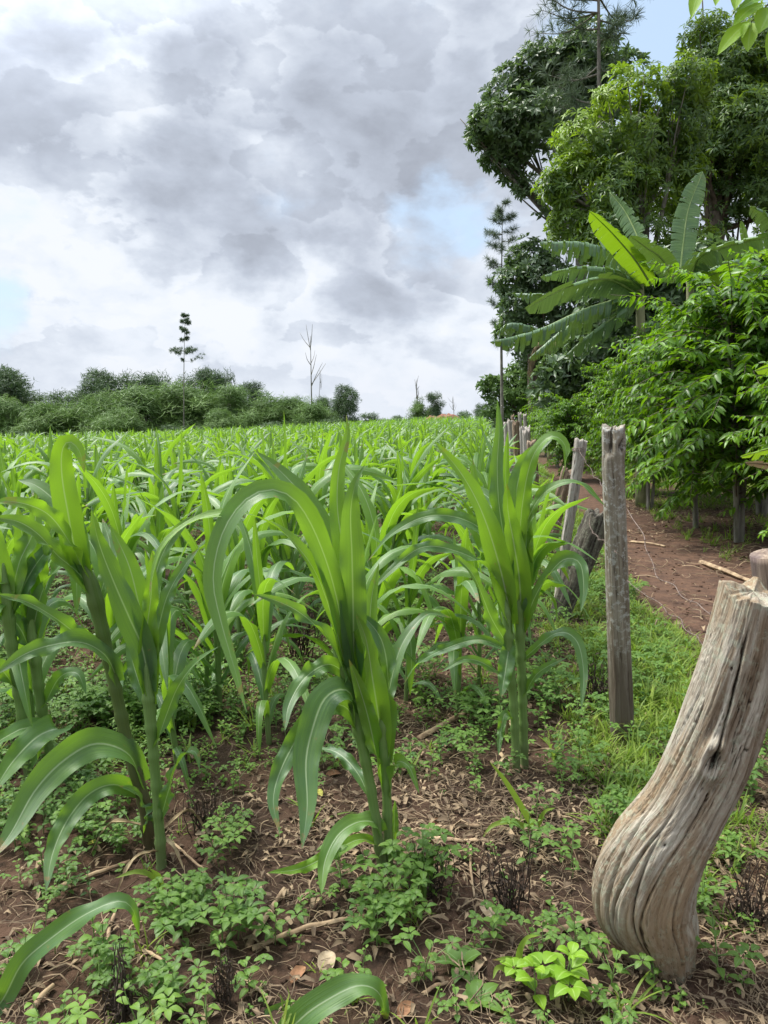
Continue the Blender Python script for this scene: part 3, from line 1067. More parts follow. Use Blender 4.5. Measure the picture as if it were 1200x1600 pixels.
def hero(label, d, stalk, leaves, group="maize plants nearest the camera", purple=False):
    """stalk: [(px, py, halfwidth px)...] from the foot up; leaf: (points px, full width px, depth change, colour, facing)"""
    base = at(stalk[0][0], stalk[0][1], d)
    base[2] = gz(base[0], base[1]) if stalk[0][1] < 1500 else base[2]
    P = [base + [0, 0, -.03]]
    for px, py, hw in stalk[1:]:
        P.append(at(px, py, d))
    R = [q[2] / FPX * np.linalg.norm(p - CAMP) for q, p in zip(stalk, P)]
    root = empty("maize_plant", base, label, "maize plant", group)
    R = [q * .76 for q in R]
    R[-1] *= .25
    g = maize_stalk(np.array(P) - base, R, 56, 14)
    g.build("stalk", M_STALKP if purple else M_STALK, root)
    leaves = [(l[0], l[1] * (.80 if l[1] > 20 else 1), l[2], float(np.clip((l[3] - .5) * 1.25 + .45, 0, 1))) + tuple(l[4:]) for l in leaves]
    hr = np.random.default_rng(int(abs(stalk[0][0]) * 7 + stalk[0][1]))
    for j in range(2):      # withered lowest leaves hanging on the stalk
        az = hr.uniform(0, 6.28)
        o = (P[0] - base) * (1 - .12 - .1 * j) + (P[1] - base) * (.2 + .25 * j) + [0, 0, .04]
        h = max(o[2], .06)
        e = o + np.array([math.cos(az) * .12, math.sin(az) * .12, .03])
        f_ = o + np.array([math.cos(az) * .20, math.sin(az) * .20, -h * .85])
        C = spline([o, e, f_], 16)
        g = G()
        V, F, U = blade(C, np.broadcast_to(np.array([math.cos(az), math.sin(az), .8]), C.shape), .011, 5, 1.3, .1, .006, 5, j)
        g.add(V, F, U, .5)
        tag(g.build("leaf", M_DRYLEAF, root), label="withered straw-coloured lowest leaf")
    for j, lf in enumerate(leaves):
        pts, wpx, dz, col = lf[:4]
        f = lf[4] if len(lf) > 4 else .62
        k = len(pts)
        # lengths along the leaf give the depth change
        a = np.array(pts, float)
        s = np.r_[0, np.cumsum(np.linalg.norm(np.diff(a, axis=0), axis=1))]
        s = s / s[-1]
        Q = np.array([at(px, py, d + dz * q ** 1.2) for (px, py), q in zip(pts, s)])
        n = 34
        C = spline(Q, n)
        T = tangents(C)
        hor = unit(np.array([C[-1][0] - C[0][0], C[-1][1] - C[0][1] - .02, 0.0]))
        B = np.cross([0, 0, 1.0], hor)
        Nup = np.cross(T, -B) if False else np.cross(np.broadcast_to(B, T.shape), T)
        Nup = unit(Nup)
        Nup = np.where((Nup[:, 2:3] < -0.2), -Nup, Nup)
        Nc = unit(CAMP - C)
        tw = f + .22 * np.sin(np.linspace(0, 6.5, n) + j * 1.7)
        N = unit(Nup * (1 - tw)[:, None] + Nc * tw[:, None])
        N = unit(N - T * np.sum(N * T, -1, keepdims=True))
        # keep the frame continuous
        for i in range(1, n):
            N[i] = unit(N[i] + N[i - 1] * .5)
        W = wpx / 2 / FPX * np.linalg.norm(C[n // 3] - CAMP)
        g = G()
        up = pts[-1][1] < pts[0][1] - 60 and abs(pts[-1][0] - pts[0][0]) < 90
        maize_leaf(g, C - base, N, W * 1.02, col, n, 11, 1.25 if col > .55 else .9, .20, .014 + .007 * (j % 3), j * 1.3, 4.5)
        g.build("leaf", M_LEAF, root)
    return root


hero("leaning maize plant with broad bright whorl and long arching leaf, centre of the front row", 2.33,
     [(600, 1362, 9), (583, 1255, 9.5), (567, 1170, 10), (547, 1090, 12), (530, 1010, 14), (518, 940, 12)],
     [([(548, 1075), (525, 985), (498, 905), (468, 858), (430, 822), (385, 803), (340, 803), (295, 818), (257, 848), (240, 890), (233, 935)], 26, -.35, .85, .45),
      ([(553, 1085), (538, 980), (522, 900), (505, 835), (478, 782), (440, 738), (400, 705)], 56, .20, .35, .6),
      ([(560, 1100), (556, 1000), (545, 910), (535, 850), (527, 790), (530, 730), (543, 680), (541, 648)], 40, .12, .95, .75),
      ([(553, 1060), (552, 960), (550, 870), (548, 800), (556, 755), (570, 727)], 52, -.10, .12, .8),
      ([(545, 1040), (525, 930), (500, 850), (470, 792), (440, 768), (405, 768), (372, 792), (345, 840), (333, 905), (345, 970), (368, 1050), (385, 1112)], 44, -.45, .40, .75),
      ([(550, 1090), (530, 1030), (500, 985), (465, 955), (430, 938), (395, 928)], 32, -.2, .10, .6),
      ([(556, 1130), (548, 1085), (528, 1078), (505, 1095), (488, 1140), (478, 1190), (480, 1260), (472, 1325)], 56, -.35, .25, .8),
      ([(560, 1140), (540, 1105), (505, 1105), (470, 1145), (440, 1200), (427, 1250), (437, 1300)], 40, -.30, .12, .8),
      ([(548, 1060), (515, 1038), (478, 1058), (452, 1100), (445, 1142)], 32, -.25, .35, .75),
      ([(597, 1300), (585, 1285), (558, 1285), (528, 1305), (508, 1345), (502, 1398)], 34, -.25, .45, .7),
      ([(592, 1320), (560, 1312), (515, 1335), (470, 1357), (418, 1364)], 18, -.25, .95, .7),
      ([(575, 1240), (560, 1210), (540, 1186), (517, 1172), (490, 1170)], 19, .2, .15, .6),
      ([(558, 1110), (550, 1040), (535, 960), (512, 890), (490, 840), (472, 800)], 60, .02, .80, .8)])
hero("upright maize plant sharing a hill with the leaning centre one, pale leaf on its right", 2.36,
     [(608, 1345, 8.5), (604, 1235, 9), (599, 1160, 11), (592, 1080, 12), (585, 1020, 10)],
     [([(600, 1180), (590, 1110), (582, 1060), (572, 1000), (556, 958)], 48, -.10, .80, .8),
      ([(604, 1190), (606, 1110), (606, 1050), (596, 1000), (572, 968), (545, 955)], 40, .10, .12, .75),
      ([(600, 1230), (588, 1180), (575, 1120), (560, 1070), (545, 1030)], 34, -.12, .72, .8),
      ([(596, 1160), (585, 1080), (578, 1010), (580, 940), (592, 880)], 36, .15, .85, .7),
      ([(598, 1150), (612, 1060), (632, 1000), (668, 960), (705, 965)], 26, .30, .22, .6),
      ([(606, 1250), (614, 1210), (622, 1190), (640, 1200), (655, 1240)], 15, -.1, .5, .6),
      ([(612, 1335), (616, 1295), (617, 1250)], 13, .02, .3, .8)])
hero("green-stemmed maize plant left of the centre with a tall pale blade and a bright one", 2.41,
     [(253, 1352, 9), (246, 1250, 9), (238, 1160, 9.5), (232, 1090, 11), (227, 1030, 10)],
     [([(235, 1080), (222, 1012), (202, 965), (178, 910), (155, 850), (143, 797)], 48, -.05, .10, .85),
      ([(237, 1085), (228, 1000), (216, 940), (200, 880), (172, 820)], 46, .08, .88, .8),
      ([(236, 1060), (238, 980), (242, 905), (262, 850), (292, 815), (325, 806)], 30, .25, .30, .6),
      ([(242, 1170), (262, 1112), (280, 1070), (306, 1036), (342, 1010)], 26, -.15, .10, .65),
      ([(251, 1280), (262, 1240), (275, 1200), (292, 1176), (306, 1176), (312, 1203)], 19, -.12, .30, .6),
      ([(238, 1100), (228, 1050), (230, 980), (236, 930), (238, 860)], 34, .02, .80, .8),
      ([(240, 1120), (215, 1060), (203, 1010), (206, 985)], 26, .15, .10, .7),
      ([(233, 1060), (246, 990), (262, 930), (288, 885), (312, 855)], 28, .2, .15, .7)])
hero("purple-stemmed maize plant leaning left with an upright folded bright leaf, left of the centre", 2.50,
     [(235, 1342, 11), (226, 1260, 11), (200, 1165, 11), (180, 1075, 11), (160, 985, 12), (143, 915, 14), (130, 880, 10)],
     [([(138, 910), (118, 860), (106, 800), (97, 745), (97, 705), (108, 690), (124, 705), (132, 738)], 46, -.05, .97, .85),
      ([(146, 925), (120, 893), (90, 868), (60, 835), (28, 815), (-12, 808)], 42, -.15, .25, .6),
      ([(138, 905), (110, 850), (80, 808), (48, 790), (10, 783), (-15, 790)], 34, -.25, .85, .6),
      ([(130, 895), (112, 820), (85, 782), (55, 758), (28, 750)], 42, .10, .08, .8),
      ([(160, 1010), (120, 990), (85, 965), (45, 942), (-5, 928)], 30, -.2, .10, .65),
      ([(185, 1065), (165, 1025), (128, 1004), (80, 1008), (35, 1024), (-8, 1055)], 38, -.3, .22, .65),
      ([(222, 1225), (200, 1178), (150, 1162), (100, 1188), (55, 1235), (18, 1300), (-15, 1345)], 56, -.45, .22, .75),
      ([(218, 1245), (180, 1226), (140, 1240), (105, 1282), (82, 1335), (72, 1392)], 36, -.35, .12, .75),
      ([(232, 1310), (226, 1260), (208, 1235), (186, 1228)], 18, -.1, .10, .6),
      ([(150, 950), (165, 900), (172, 855), (160, 810)], 26, .2, .12, .7)], purple=True)
hero("maize plant at the picture's left edge with a broad drooping leaf low down", 2.95,
     [(48, 1232, 8), (35, 1125, 8.5), (22, 1040, 9), (12, 950, 10), (5, 880, 8)],
     [([(10, 960), (2, 900), (-12, 830), (-10, 760)], 40, 0, .8, .8), ([(14, 950), (30, 880), (52, 830), (58, 770)], 34, .1, .7, .8),
      ([(12, 930), (-15, 870), (-50, 820)], 40, .1, .2, .7), ([(16, 970), (45, 900), (85, 850), (130, 840)], 30, .15, .15, .6),
      ([(42, 1165), (58, 1142), (38, 1138), (12, 1150), (-20, 1170)], 34, -.3, .25, .6),
      ([(44, 1190), (92, 1142), (60, 1150), (20, 1190), (-12, 1240)], 48, -.5, .25, .75),
      ([(28, 1080), (-5, 1040), (-40, 1040)], 30, -.1, .2, .6)])
hero("twin maize plant second from the picture's left edge with crossing blades", 3.02,
     [(88, 1235, 8), (72, 1150, 8.5), (60, 1070, 9), (50, 985, 10), (44, 920, 8)],
     [([(52, 1000), (48, 930), (38, 860), (28, 790)], 38, 0, .8, .8), ([(50, 990), (68, 920), (100, 880), (118, 900), (120, 960)], 30, -.1, .3, .7),
      ([(56, 1040), (30, 980), (0, 960), (-25, 985)], 32, -.1, .15, .65), ([(66, 1110), (92, 1060), (120, 1052), (135, 1085)], 24, -.1, .3, .6),
      ([(48, 960), (60, 870), (84, 820), (90, 780)], 40, .05, .65, .8)])
hero("left stem of the maize pair beside the forked post, bright broad blade leaning left", 3.08,
     [(808, 1192, 7.5), (803, 1110, 8), (797, 1040, 9), (792, 970, 10), (788, 920, 8)],
     [([(800, 975), (782, 890), (755, 805), (722, 742), (680, 690)], 46, -.1, .90, .8),
      ([(797, 940), (790, 860), (780, 790), (777, 730), (780, 672), (777, 624)], 30, .05, .08, .9),
      ([(795, 935), (762, 888), (715, 862), (660, 855), (612, 890), (574, 930)], 24, -.25, .12, .6),
      ([(790, 880), (755, 830), (712, 808), (662, 808), (612, 835), (574, 878)], 26, .15, .20, .6),
      ([(797, 1013), (768, 966), (740, 900), (708, 865)], 28, -.15, .10, .75),
      ([(797, 1000), (791, 1040), (783, 1090)], 30, -.12, .12, .85),
      ([(800, 1075), (765, 1042), (728, 1030), (690, 1050)], 14, -.1, .25, .6),
      ([(796, 1018), (750, 1000), (700, 1012), (655, 1036), (630, 1070)], 15, .2, .10, .6),
      ([(794, 960), (775, 880), (745, 830), (712, 790)], 40, .12, .62, .8),
      ([(796, 990), (784, 900), (768, 830), (745, 770), (738, 715)], 34, .1, .80, .8),
      ([(803, 1130), (790, 1115), (783, 1140), (779, 1180)], 12, -.1, .2, .7)])
hero("right stem of the maize pair beside the forked post, leaves arching over the fence", 3.12,
     [(820, 1202, 8), (817, 1110, 8.5), (814, 1030, 9), (810, 960, 11), (805, 900, 9)],
     [([(814, 985), (812, 910), (803, 850), (794, 800), (792, 755)], 44, -.1, .93, .85),
      ([(812, 950), (822, 870), (820, 800), (808, 768), (790, 765)], 34, .1, .12, .8),
      ([(808, 900), (812, 820), (808, 762), (826, 715), (866, 682)], 40, .12, .15, .7),
      ([(810, 880), (816, 790), (832, 715), (860, 682), (882, 694), (884, 725), (877, 752)], 28, -.15, .60, .6),
      ([(810, 850), (838, 785), (872, 757), (908, 757), (945, 790)], 16, -.1, .35, .6),
      ([(816, 985), (835, 935), (856, 900), (882, 874), (906, 880), (912, 920), (907, 958)], 30, -.25, .15, .75),
      ([(816, 1095), (835, 1058), (858, 1040), (885, 1028)], 15, -.1, .15, .6),
      ([(812, 960), (820, 900), (822, 850), (822, 800), (815, 770)], 30, .05, .75, .8),
      ([(806, 900), (800, 840), (775, 790), (742, 765), (705, 770)], 30, .3, .2, .6),
      ([(817, 1030), (868, 990), (900, 1000), (912, 1050), (908, 1108)], 17, -.3, .25, .8)])
hero("young maize plant low at the bottom left corner, one long leaf rising into the picture", 1.75,
     [(-70, 1660, 9), (-62, 1610, 9), (-52, 1570, 8)],
     [([(-50, 1610), (0, 1568), (35, 1505), (85, 1462), (135, 1428), (185, 1408), (208, 1422), (218, 1462)], 36, .10, .20, .7),
      ([(-55, 1600), (-90, 1500), (-140, 1450)], 40, 0, .3, .7)], group="young maize plants at the picture's lower edge")
hero("young maize plant at the bottom edge below the centre, broad leaf curling over", 1.66,
     [(505, 1720, 9), (500, 1690, 9), (498, 1660, 8)],
     [([(495, 1680), (450, 1625), (472, 1590), (515, 1560), (560, 1540), (592, 1552), (606, 1600)], 46, .06, .30, .75),
      ([(490, 1680), (440, 1640), (415, 1600), (450, 1575), (480, 1570)], 34, .12, .35, .7),
      ([(500, 1670), (560, 1640), (620, 1660)], 30, -.1, .3, .7)], group="young maize plants at the picture's lower edge")

# --- the field: individual plants, then the far rest as one mass
FIELD = "maize plants of the open field"
PROTO = [maize_proto(np.random.default_rng(100 + i), H=.80 + .05 * (i % 3), nleaf=10 + i % 2) for i in range(9)]
PROTO_MID = [maize_proto(np.random.default_rng(200 + i), H=.82, nleaf=9, n=9, nc=3) for i in range(7)]
PROTO_FAR = [maize_proto(np.random.default_rng(300 + i), H=.82, nleaf=7, n=6, nc=3) for i in range(6)]


def field_spots(y0, y1, dx, dy, per=2, jit=.16, r=None):
    r = r or np.random.default_rng(int(y0 * 10) + 5)
    out = []
    # rows run roughly along the fence
    y = y0
    while y < y1:
        xr = fence_x(y) - .55
        x = xr - r.uniform(0, .1)
        xl = -(0.60 * y + 1.2)
        while x > xl:
            cx, cy = x + r.normal(0, jit * .6), y + r.normal(0, jit)
            for q in range(per):
                if r.random() < (.62 if cy < 5.6 else (.8 if cy < 8 else .92)):
                    out.append((cx + r.normal(0, .05), cy + r.normal(0, .05), (r.uniform(.86, 1.16) if r.random() < .86 else r.uniform(.55, .8)) * (1.08 if cy < 9 else 1.0)))
            x -= dx
        y += dy
    return out


spots = [s for s in field_spots(3.7, 40, .78, .72)]
extra = [(-1.35, 3.6, 1.0), (-.95, 3.75, .95), (-.55, 3.35, .92), (-.9, 3.05, .9), (-1.6, 3.2, .95), (0.12, 3.9, .9), (.55, 4.1, .9), (-.2, 3.65, .9)]
spots = extra + spots
# gap like the photo's: keep the near centre open
spots = [s for s in spots if not (abs(s[0] - .05) < .35 and 3.3 < s[1] < 3.6)]
def visible(s):
    return -0.56 * s[1] - .6 < s[0] < fence_x(s[1]) - .3
vis = sorted([s for s in spots if visible(s)], key=lambda s: s[1])
ind, rest = vis[:288], vis[288:] + [s for s in spots if not visible(s)]
lab_near = "young green maize plant in the rows between the front plants and the open field"
mm = {}
protos_obj = []


def proto_meshes(P, full):
    st, lv = P
    a = st.mesh("stalk", M_STALK)
    if full:
        return a, [l.mesh("leaf", M_LEAF) for l in lv]
    g = G()
    for l in lv:
        V, F, U, R, M, W = l.cat()
        g.add(V, F, U, R)
    return a, [g.mesh("foliage", M_LEAF)]


PM = [proto_meshes(p, True) for p in PROTO]
PMM = [proto_meshes(p, False) for p in PROTO_MID]
ORD = ("leftmost second third fourth fifth sixth seventh eighth ninth tenth eleventh twelfth thirteenth fourteenth fifteenth sixteenth seventeenth "
       "eighteenth nineteenth twentieth twenty-first twenty-second twenty-third twenty-fourth twenty-fifth twenty-sixth twenty-seventh "
       "twenty-eighth twenty-ninth thirtieth thirty-first thirty-second thirty-third").split()
near_rank = {i: k for k, i in enumerate(sorted([i for i, q in enumerate(ind) if q[1] < 4.6], key=lambda i: ind[i][0] / ind[i][1]))}
edge_rank = {i: k for k, i in enumerate(sorted([i for i, q in enumerate(ind) if q[1] >= 4.6 and q[0] > fence_x(q[1]) - .9], key=lambda i: ind[i][1]))}
for i, (x, y, s) in enumerate(ind):
    full = i < 130
    if y < 4.6:
        k = near_rank[i]
        lb = ("leftmost" if k == 0 else ORD[k] + " from the left") + " of the maize plants just behind the front row"
        grp = "maize plants just behind the front row"
    else:
        lb = "leafy green maize plant standing in the rows of the field behind the front plants"
        grp = FIELD
        if x > fence_x(y) - .9:
            k = edge_rank[i]
            lb = ("nearest" if k == 0 else ORD[k] + " nearest") + " maize plant of the outermost row beside the fence posts"
            grp = "maize plants along the fence"
    root = empty("maize_plant", (x, y, gz(x, y)), lb, "maize plant", grp)
    root.rotation_euler = (rng.normal(0, .05), rng.normal(0, .05), rng.uniform(0, 6.28))
    root.scale = (s, s, s * rng.uniform(.92, 1.06))
    a, ls = (PM if full else PMM)[int(rng.integers(0, 9 if full else 7))]
    o = bpy.data.objects.new("stalk", a)
    sc.collection.objects.link(o)
    o.parent = root
    for l in ls:
        o = bpy.data.objects.new("leaf" if full else "foliage", l)
        sc.collection.objects.link(o)
        o.parent = root


def join_proto(P):
    g = G()
    V, F, U, R, M, W = P[0].cat()
    g.add(V, F, U, R, 1)
    for l in P[1]:
        V, F, U, R, M, W = l.cat()
        g.add(V, F, U, R, 0)
    return g.cat()


def far_field():
    far = [s for s in field_spots(40, 76, .95, .85, per=1, jit=.25)]
    g = G()
    for S, PP in ((rest, PROTO_MID), (far, PROTO_FAR)):
        S = np.array(S)
        n = len(S)
        near = S[:, 1] < 17
        for sel, P in ((near, PROTO_MID), (~near, PROTO_FAR)):
            Q = S[sel]
            if not len(Q):
                continue
            m = len(Q)
            z = terrain(Q[:, 0], Q[:, 1])
            M = rotz(rng.uniform(0, 6.28, m)) * Q[:, 2][:, None, None] * np.where(Q[:, 1] > 17, 1.0, 1.0)[:, None, None]
            scatter(g, [join_proto(p) for p in P], rng.integers(0, len(P), m), M, np.c_[Q[:, 0], Q[:, 1], z], rng.uniform(.3, .7, m), 1.0)
    # keep each leaf's own tone
    o = g.build("maize_field", [M_LEAF, M_STALK])
    tag(o, "distant green maize plants filling the field up to the trees", kind='stuff')


far_field()

# ------------------------------------------------------------------ leaf clusters for crowns
def cluster(rg, nl, L, W, spread, n=3, nc=3, droop=.5, ball=0.0, lvar=.25):
    """leaves radiating from a twig end whose axis is +z"""
    g = G()
    for i in range(nl):
        az = i * 2.4 + rg.uniform(-.4, .4)
        th = spread * rg.uniform(.55, 1.15)
        d0 = np.array([math.sin(th) * math.cos(az), math.sin(th) * math.sin(az), math.cos(th)])
        l = L * rg.uniform(1 - lvar, 1 + lvar)
        t = np.linspace(0, 1, n)[:, None]
        o = rg.normal(0, 1, 3) * ball
        P = o + d0 * .12 * l + d0 * l * t + np.array([0, 0, -1.0]) * droop * l * t ** 2
        N = np.array([0, 0, 1.0]) + rg.normal(0, .3, 3) + d0 * -.2
        V, F, U = blade(P, np.broadcast_to(N, P.shape), W * rg.uniform(.8, 1.15), nc, .25, .25, prof=([0, .3, .6, 1], [.25, 1, .85, .05]))
        g.add(V, F, U, float(np.clip(.5 + rg.normal(0, .14), 0, 1)))
    return g.cat()


def tuft(rg, nl, L, W):
    g = G()
    for i in range(nl):
        d0 = unit(rg.normal(0, 1, 3) + [0, 0, .9])
        P = np.array([d0 * 0.0, d0 * L * .5, d0 * L * rg.uniform(.8, 1.1) + [0, 0, -.12 * L]])
        V, F, U = blade(P, np.broadcast_to(unit(rg.normal(0, 1, 3)), P.shape), W, 2, .02, 0, prof=([0, .5, 1], [1, .9, .3]))
        g.add(V, F, U, float(np.clip(.5 + rg.normal(0, .2), 0, 1)))
    return g.cat()


def fill_crown(g, blobs, per, protos, rg, seed, up=.5, thr=-.25, shell=.45, nscale=1.0, tone=.45, tonevar=.35, size=1.0, sq=.85, tonefn=None):
    """blobs: (centre, radius). clusters sit mostly in the outer shell of every blob, with gaps"""
    Cs, Ds = [], []
    for c, r in blobs:
        m = int(per * r * r)
        d = unit(rg.normal(0, 1, (m, 3)))
        rad = r * (1 - shell * rg.random(m) ** 1.4) * (1 + .16 * fbm(d * 2.2 + np.array(c), 2, seed))
        p = np.array(c) + d * rad[:, None] * [1, 1, sq]
        Cs.append(p)
        Ds.append(d)
    P, D = np.concatenate(Cs), np.concatenate(Ds)
    nz = fbm(P * nscale, 3, seed + 3)
    keep = nz > thr
    P, D, nz = P[keep], D[keep], nz[keep]
    D = unit(D + [0, 0, up] + rg.normal(0, .35, P.shape))
    n = len(P)
    M = frames(D, rg.uniform(0, 6.28, n)) * (size * rg.uniform(.8, 1.25, n))[:, None, None]
    r = np.clip(tone + tonevar * vnoise(P * .8 * nscale, seed + 8) + rg.normal(0, .08, n), 0, 1)
    if tonefn is not None:
        r = np.clip(r + tonefn(P), 0, 1)
    scatter(g, protos, rg.integers(0, len(protos), n), M, P, r, .8)
    return n


def limb_tree(root, mat, base, trunk_top, blobs, r0, rg, r1=None, name="trunk"):
    g = G()
    base, top = np.array(base), np.array(trunk_top)
    mid = (base + top) / 2 + rg.normal(0, .04, 3) * np.linalg.norm(top - base) * [1, 1, 0]
    V, F, U, Wc = tube(spline([base - [0, 0, .1], mid, top], 14), np.linspace(r0, (r1 or r0 * .55), 14), 10)
    g.add(V, F, U)
    for c, r in blobs:
        c = np.array(c)
        q = base + (top - base) * rg.uniform(.55, 1.0)
        m = (q + c) / 2 + rg.normal(0, .12, 3) * r + [0, 0, -.1 * r]
        V, F, U, Wc = tube(spline([q, m, c, c + (c - m) * .3], 12), np.linspace(r0 * .30, r0 * .05, 12), 6)
        g.add(V, F, U)
        for _ in range(4):
            e = c + unit(rg.normal(0, 1, 3)) * r * .75
            V, F, U, Wc = tube(spline([m, (m + e) / 2 + rg.normal(0, .08, 3) * r, e], 7), np.linspace(r0 * .12, r0 * .03, 7), 5)
            g.add(V, F, U)
    return g.build(name, mat, root)


_r = np.random.default_rng(55)
CL_MANGO = [cluster(_r, 9, .24, .034, 1.25, 3, 3, .55) for _ in range(5)]
CL_BROAD = [cluster(_r, 8, .27, .062, 1.15, 3, 3, .25) for _ in range(5)]
CL_SMALL = [cluster(_r, 8, .16, .038, 1.2, 3, 3, .35, .03) for _ in range(4)]
CL_FAR = [cluster(_r, 9, .46, .15, 1.25, 2, 2, .2, .22) for _ in range(4)]
CL_FEATHER = [cluster(_r, 10, .55, .12, 1.45, 2, 2, .12, .20) for _ in range(4)]
TUFT = [tuft(_r, 22, .34, .007) for _ in range(4)]
TUFT_FAR = [tuft(_r, 14, .55, .035) for _ in range(3)]


def px_tree(label, name, foot, top_px, d, blobs_px, mat, protos, per, r0, bark, cat="tree", seed=1, group=None, **kw):
    rg = np.random.default_rng(seed)
    q = at(foot, 800, d)
    base = np.array([q[0], d, gz(q[0], d)])
    top = at(top_px[0], top_px[1], d)
    B = []
    for b in blobs_px:
        px, py, r = b[:3]
        dd = d + (b[3] if len(b) > 3 else rg.uniform(-.5, .5) * r / FPX * d * 1.2)
        B.append((at(px, py, dd) - base, r / FPX * d))
    root = empty(name, base, label, cat, group)
    limb_tree(root, bark, [0, 0, 0], top - base, B, r0, rg)
    g = G()
    tf = kw.pop('tonefn_px', None)
    if tf:
        kw['tonefn'] = lambda P: tf(P + base)
    fill_crown(g, B, per, protos, rg, seed, **kw)
    g.build("crown", mat, root)
    return root


def young_flush(P):
    # young yellow-green shoots cover the crown's upper left side
    k = (P[:, 2] - 9.3) * .30 - (P[:, 0] - 7.0) * .42
    return .8 * smooth(.0, .8, k) * smooth(-.25, .25, vnoise(P * 1.1, 77))


px_tree("dense mango tree with yellowish young shoots on its upper left, behind the banana plants", "mango_tree", 1010, (1008, 330), 22,
        [(985, 165, 62), (930, 215, 62), (905, 290, 52), (1000, 230, 80), (960, 300, 62), (1050, 200, 60), (1040, 290, 66), (895, 350, 40), (950, 370, 52),
         (1010, 370, 50), (1070, 370, 50), (870, 290, 30), (1075, 130, 40)],
        M_MANGO, CL_MANGO, 270, .28, M_BARKGREY, seed=61, thr=-.42, shell=.5, nscale=.9, tone=.15, tonevar=.22, tonefn_px=young_flush)
px_tree("tall dark mango tree filling the upper right, trunk showing behind the banana leaves", "mango_tree", 1122, (1120, 330), 26,
        [(1120, 130, 70), (1175, 90, 70), (1100, 60, 40), (1150, 210, 85), (1210, 190, 90), (1100, 270, 55), (1180, 310, 70), (1240, 300, 80), (1145, 360, 48),
         (1105, 180, 55), (1230, 70, 90), (1085, 230, 40), (1210, 380, 55)],
        M_MANGO, CL_MANGO, 215, .40, M_BARK, seed=62, thr=-.33, shell=.6, nscale=.8, tone=.15, tonevar=.25)
px_tree("broad-leaved dark tree reaching out to the left against the clouds", "broadleaf_tree", 925, (905, 215), 31,
        [(850, 110, 45), (800, 150, 46), (765, 195, 34), (800, 215, 45), (850, 190, 60), (900, 100, 50), (890, 170, 60), (835, 260, 32), (770, 240, 22), (925, 70, 40),
         (945, 130, 60), (870, 90, 34), (745, 215, 16), (800, 265, 22), (860, 300, 36), (890, 250, 50), (900, 330, 34), (815, 295, 14)],
        M_BROAD, CL_BROAD, 150, .30, M_BARKGREY, seed=63, thr=-.40, shell=.6, nscale=.8, tone=.35, tonevar=.3)
px_tree("round dark tree behind the left ends of the banana leaves", "broadleaf_tree", 835, (830, 520), 31,
        [(828, 405, 34), (805, 440, 30), (850, 430, 36), (815, 480, 34), (850, 490, 40), (800, 520, 24), (835, 540, 40), (885, 470, 40), (900, 530, 50)],
        M_BROAD, CL_BROAD, 170, .22, M_BARK, seed=64, thr=-.4, tone=.30, tonevar=.25)
px_tree("light green roadside tree over the far end of the fence", "broadleaf_tree", 815, (812, 630), 40,
        [(805, 600, 32), (775, 610, 22), (830, 590, 40), (760, 600, 14), (830, 635, 34), (795, 640, 24), (850, 560, 40), (770, 640, 16), (870, 600, 50)],
        M_FARPALE, CL_BROAD, 130, .18, M_BARK, seed=65, thr=-.35, tone=.40, tonevar=.3)

for _i, (_f, _d, _bl, _lb) in enumerate((
        (1010, 18.5, [(960, 470, 55), (1010, 440, 55), (1060, 450, 60), (1000, 530, 60), (930, 540, 45), (1070, 540, 60)], "dark leafy bush filling the space behind the large banana plant"),
        (1150, 18.5, [(1110, 430, 60), (1170, 440, 65), (1230, 430, 65), (1150, 520, 70), (1220, 530, 70)], "dark leafy bush behind the right-hand banana plants"),
        (900, 21.0, [(880, 580, 36), (915, 560, 40), (900, 610, 40), (860, 610, 30), (940, 600, 40)], "dark leafy bush behind the pale thin banana stem"))):
    px_tree(_lb, "bush", _f, (_f, 560), _d, _bl, M_BROAD, CL_BROAD, 170, .10, M_BARK, cat="bush", seed=160 + _i, thr=-.45, tone=.25, tonevar=.25)


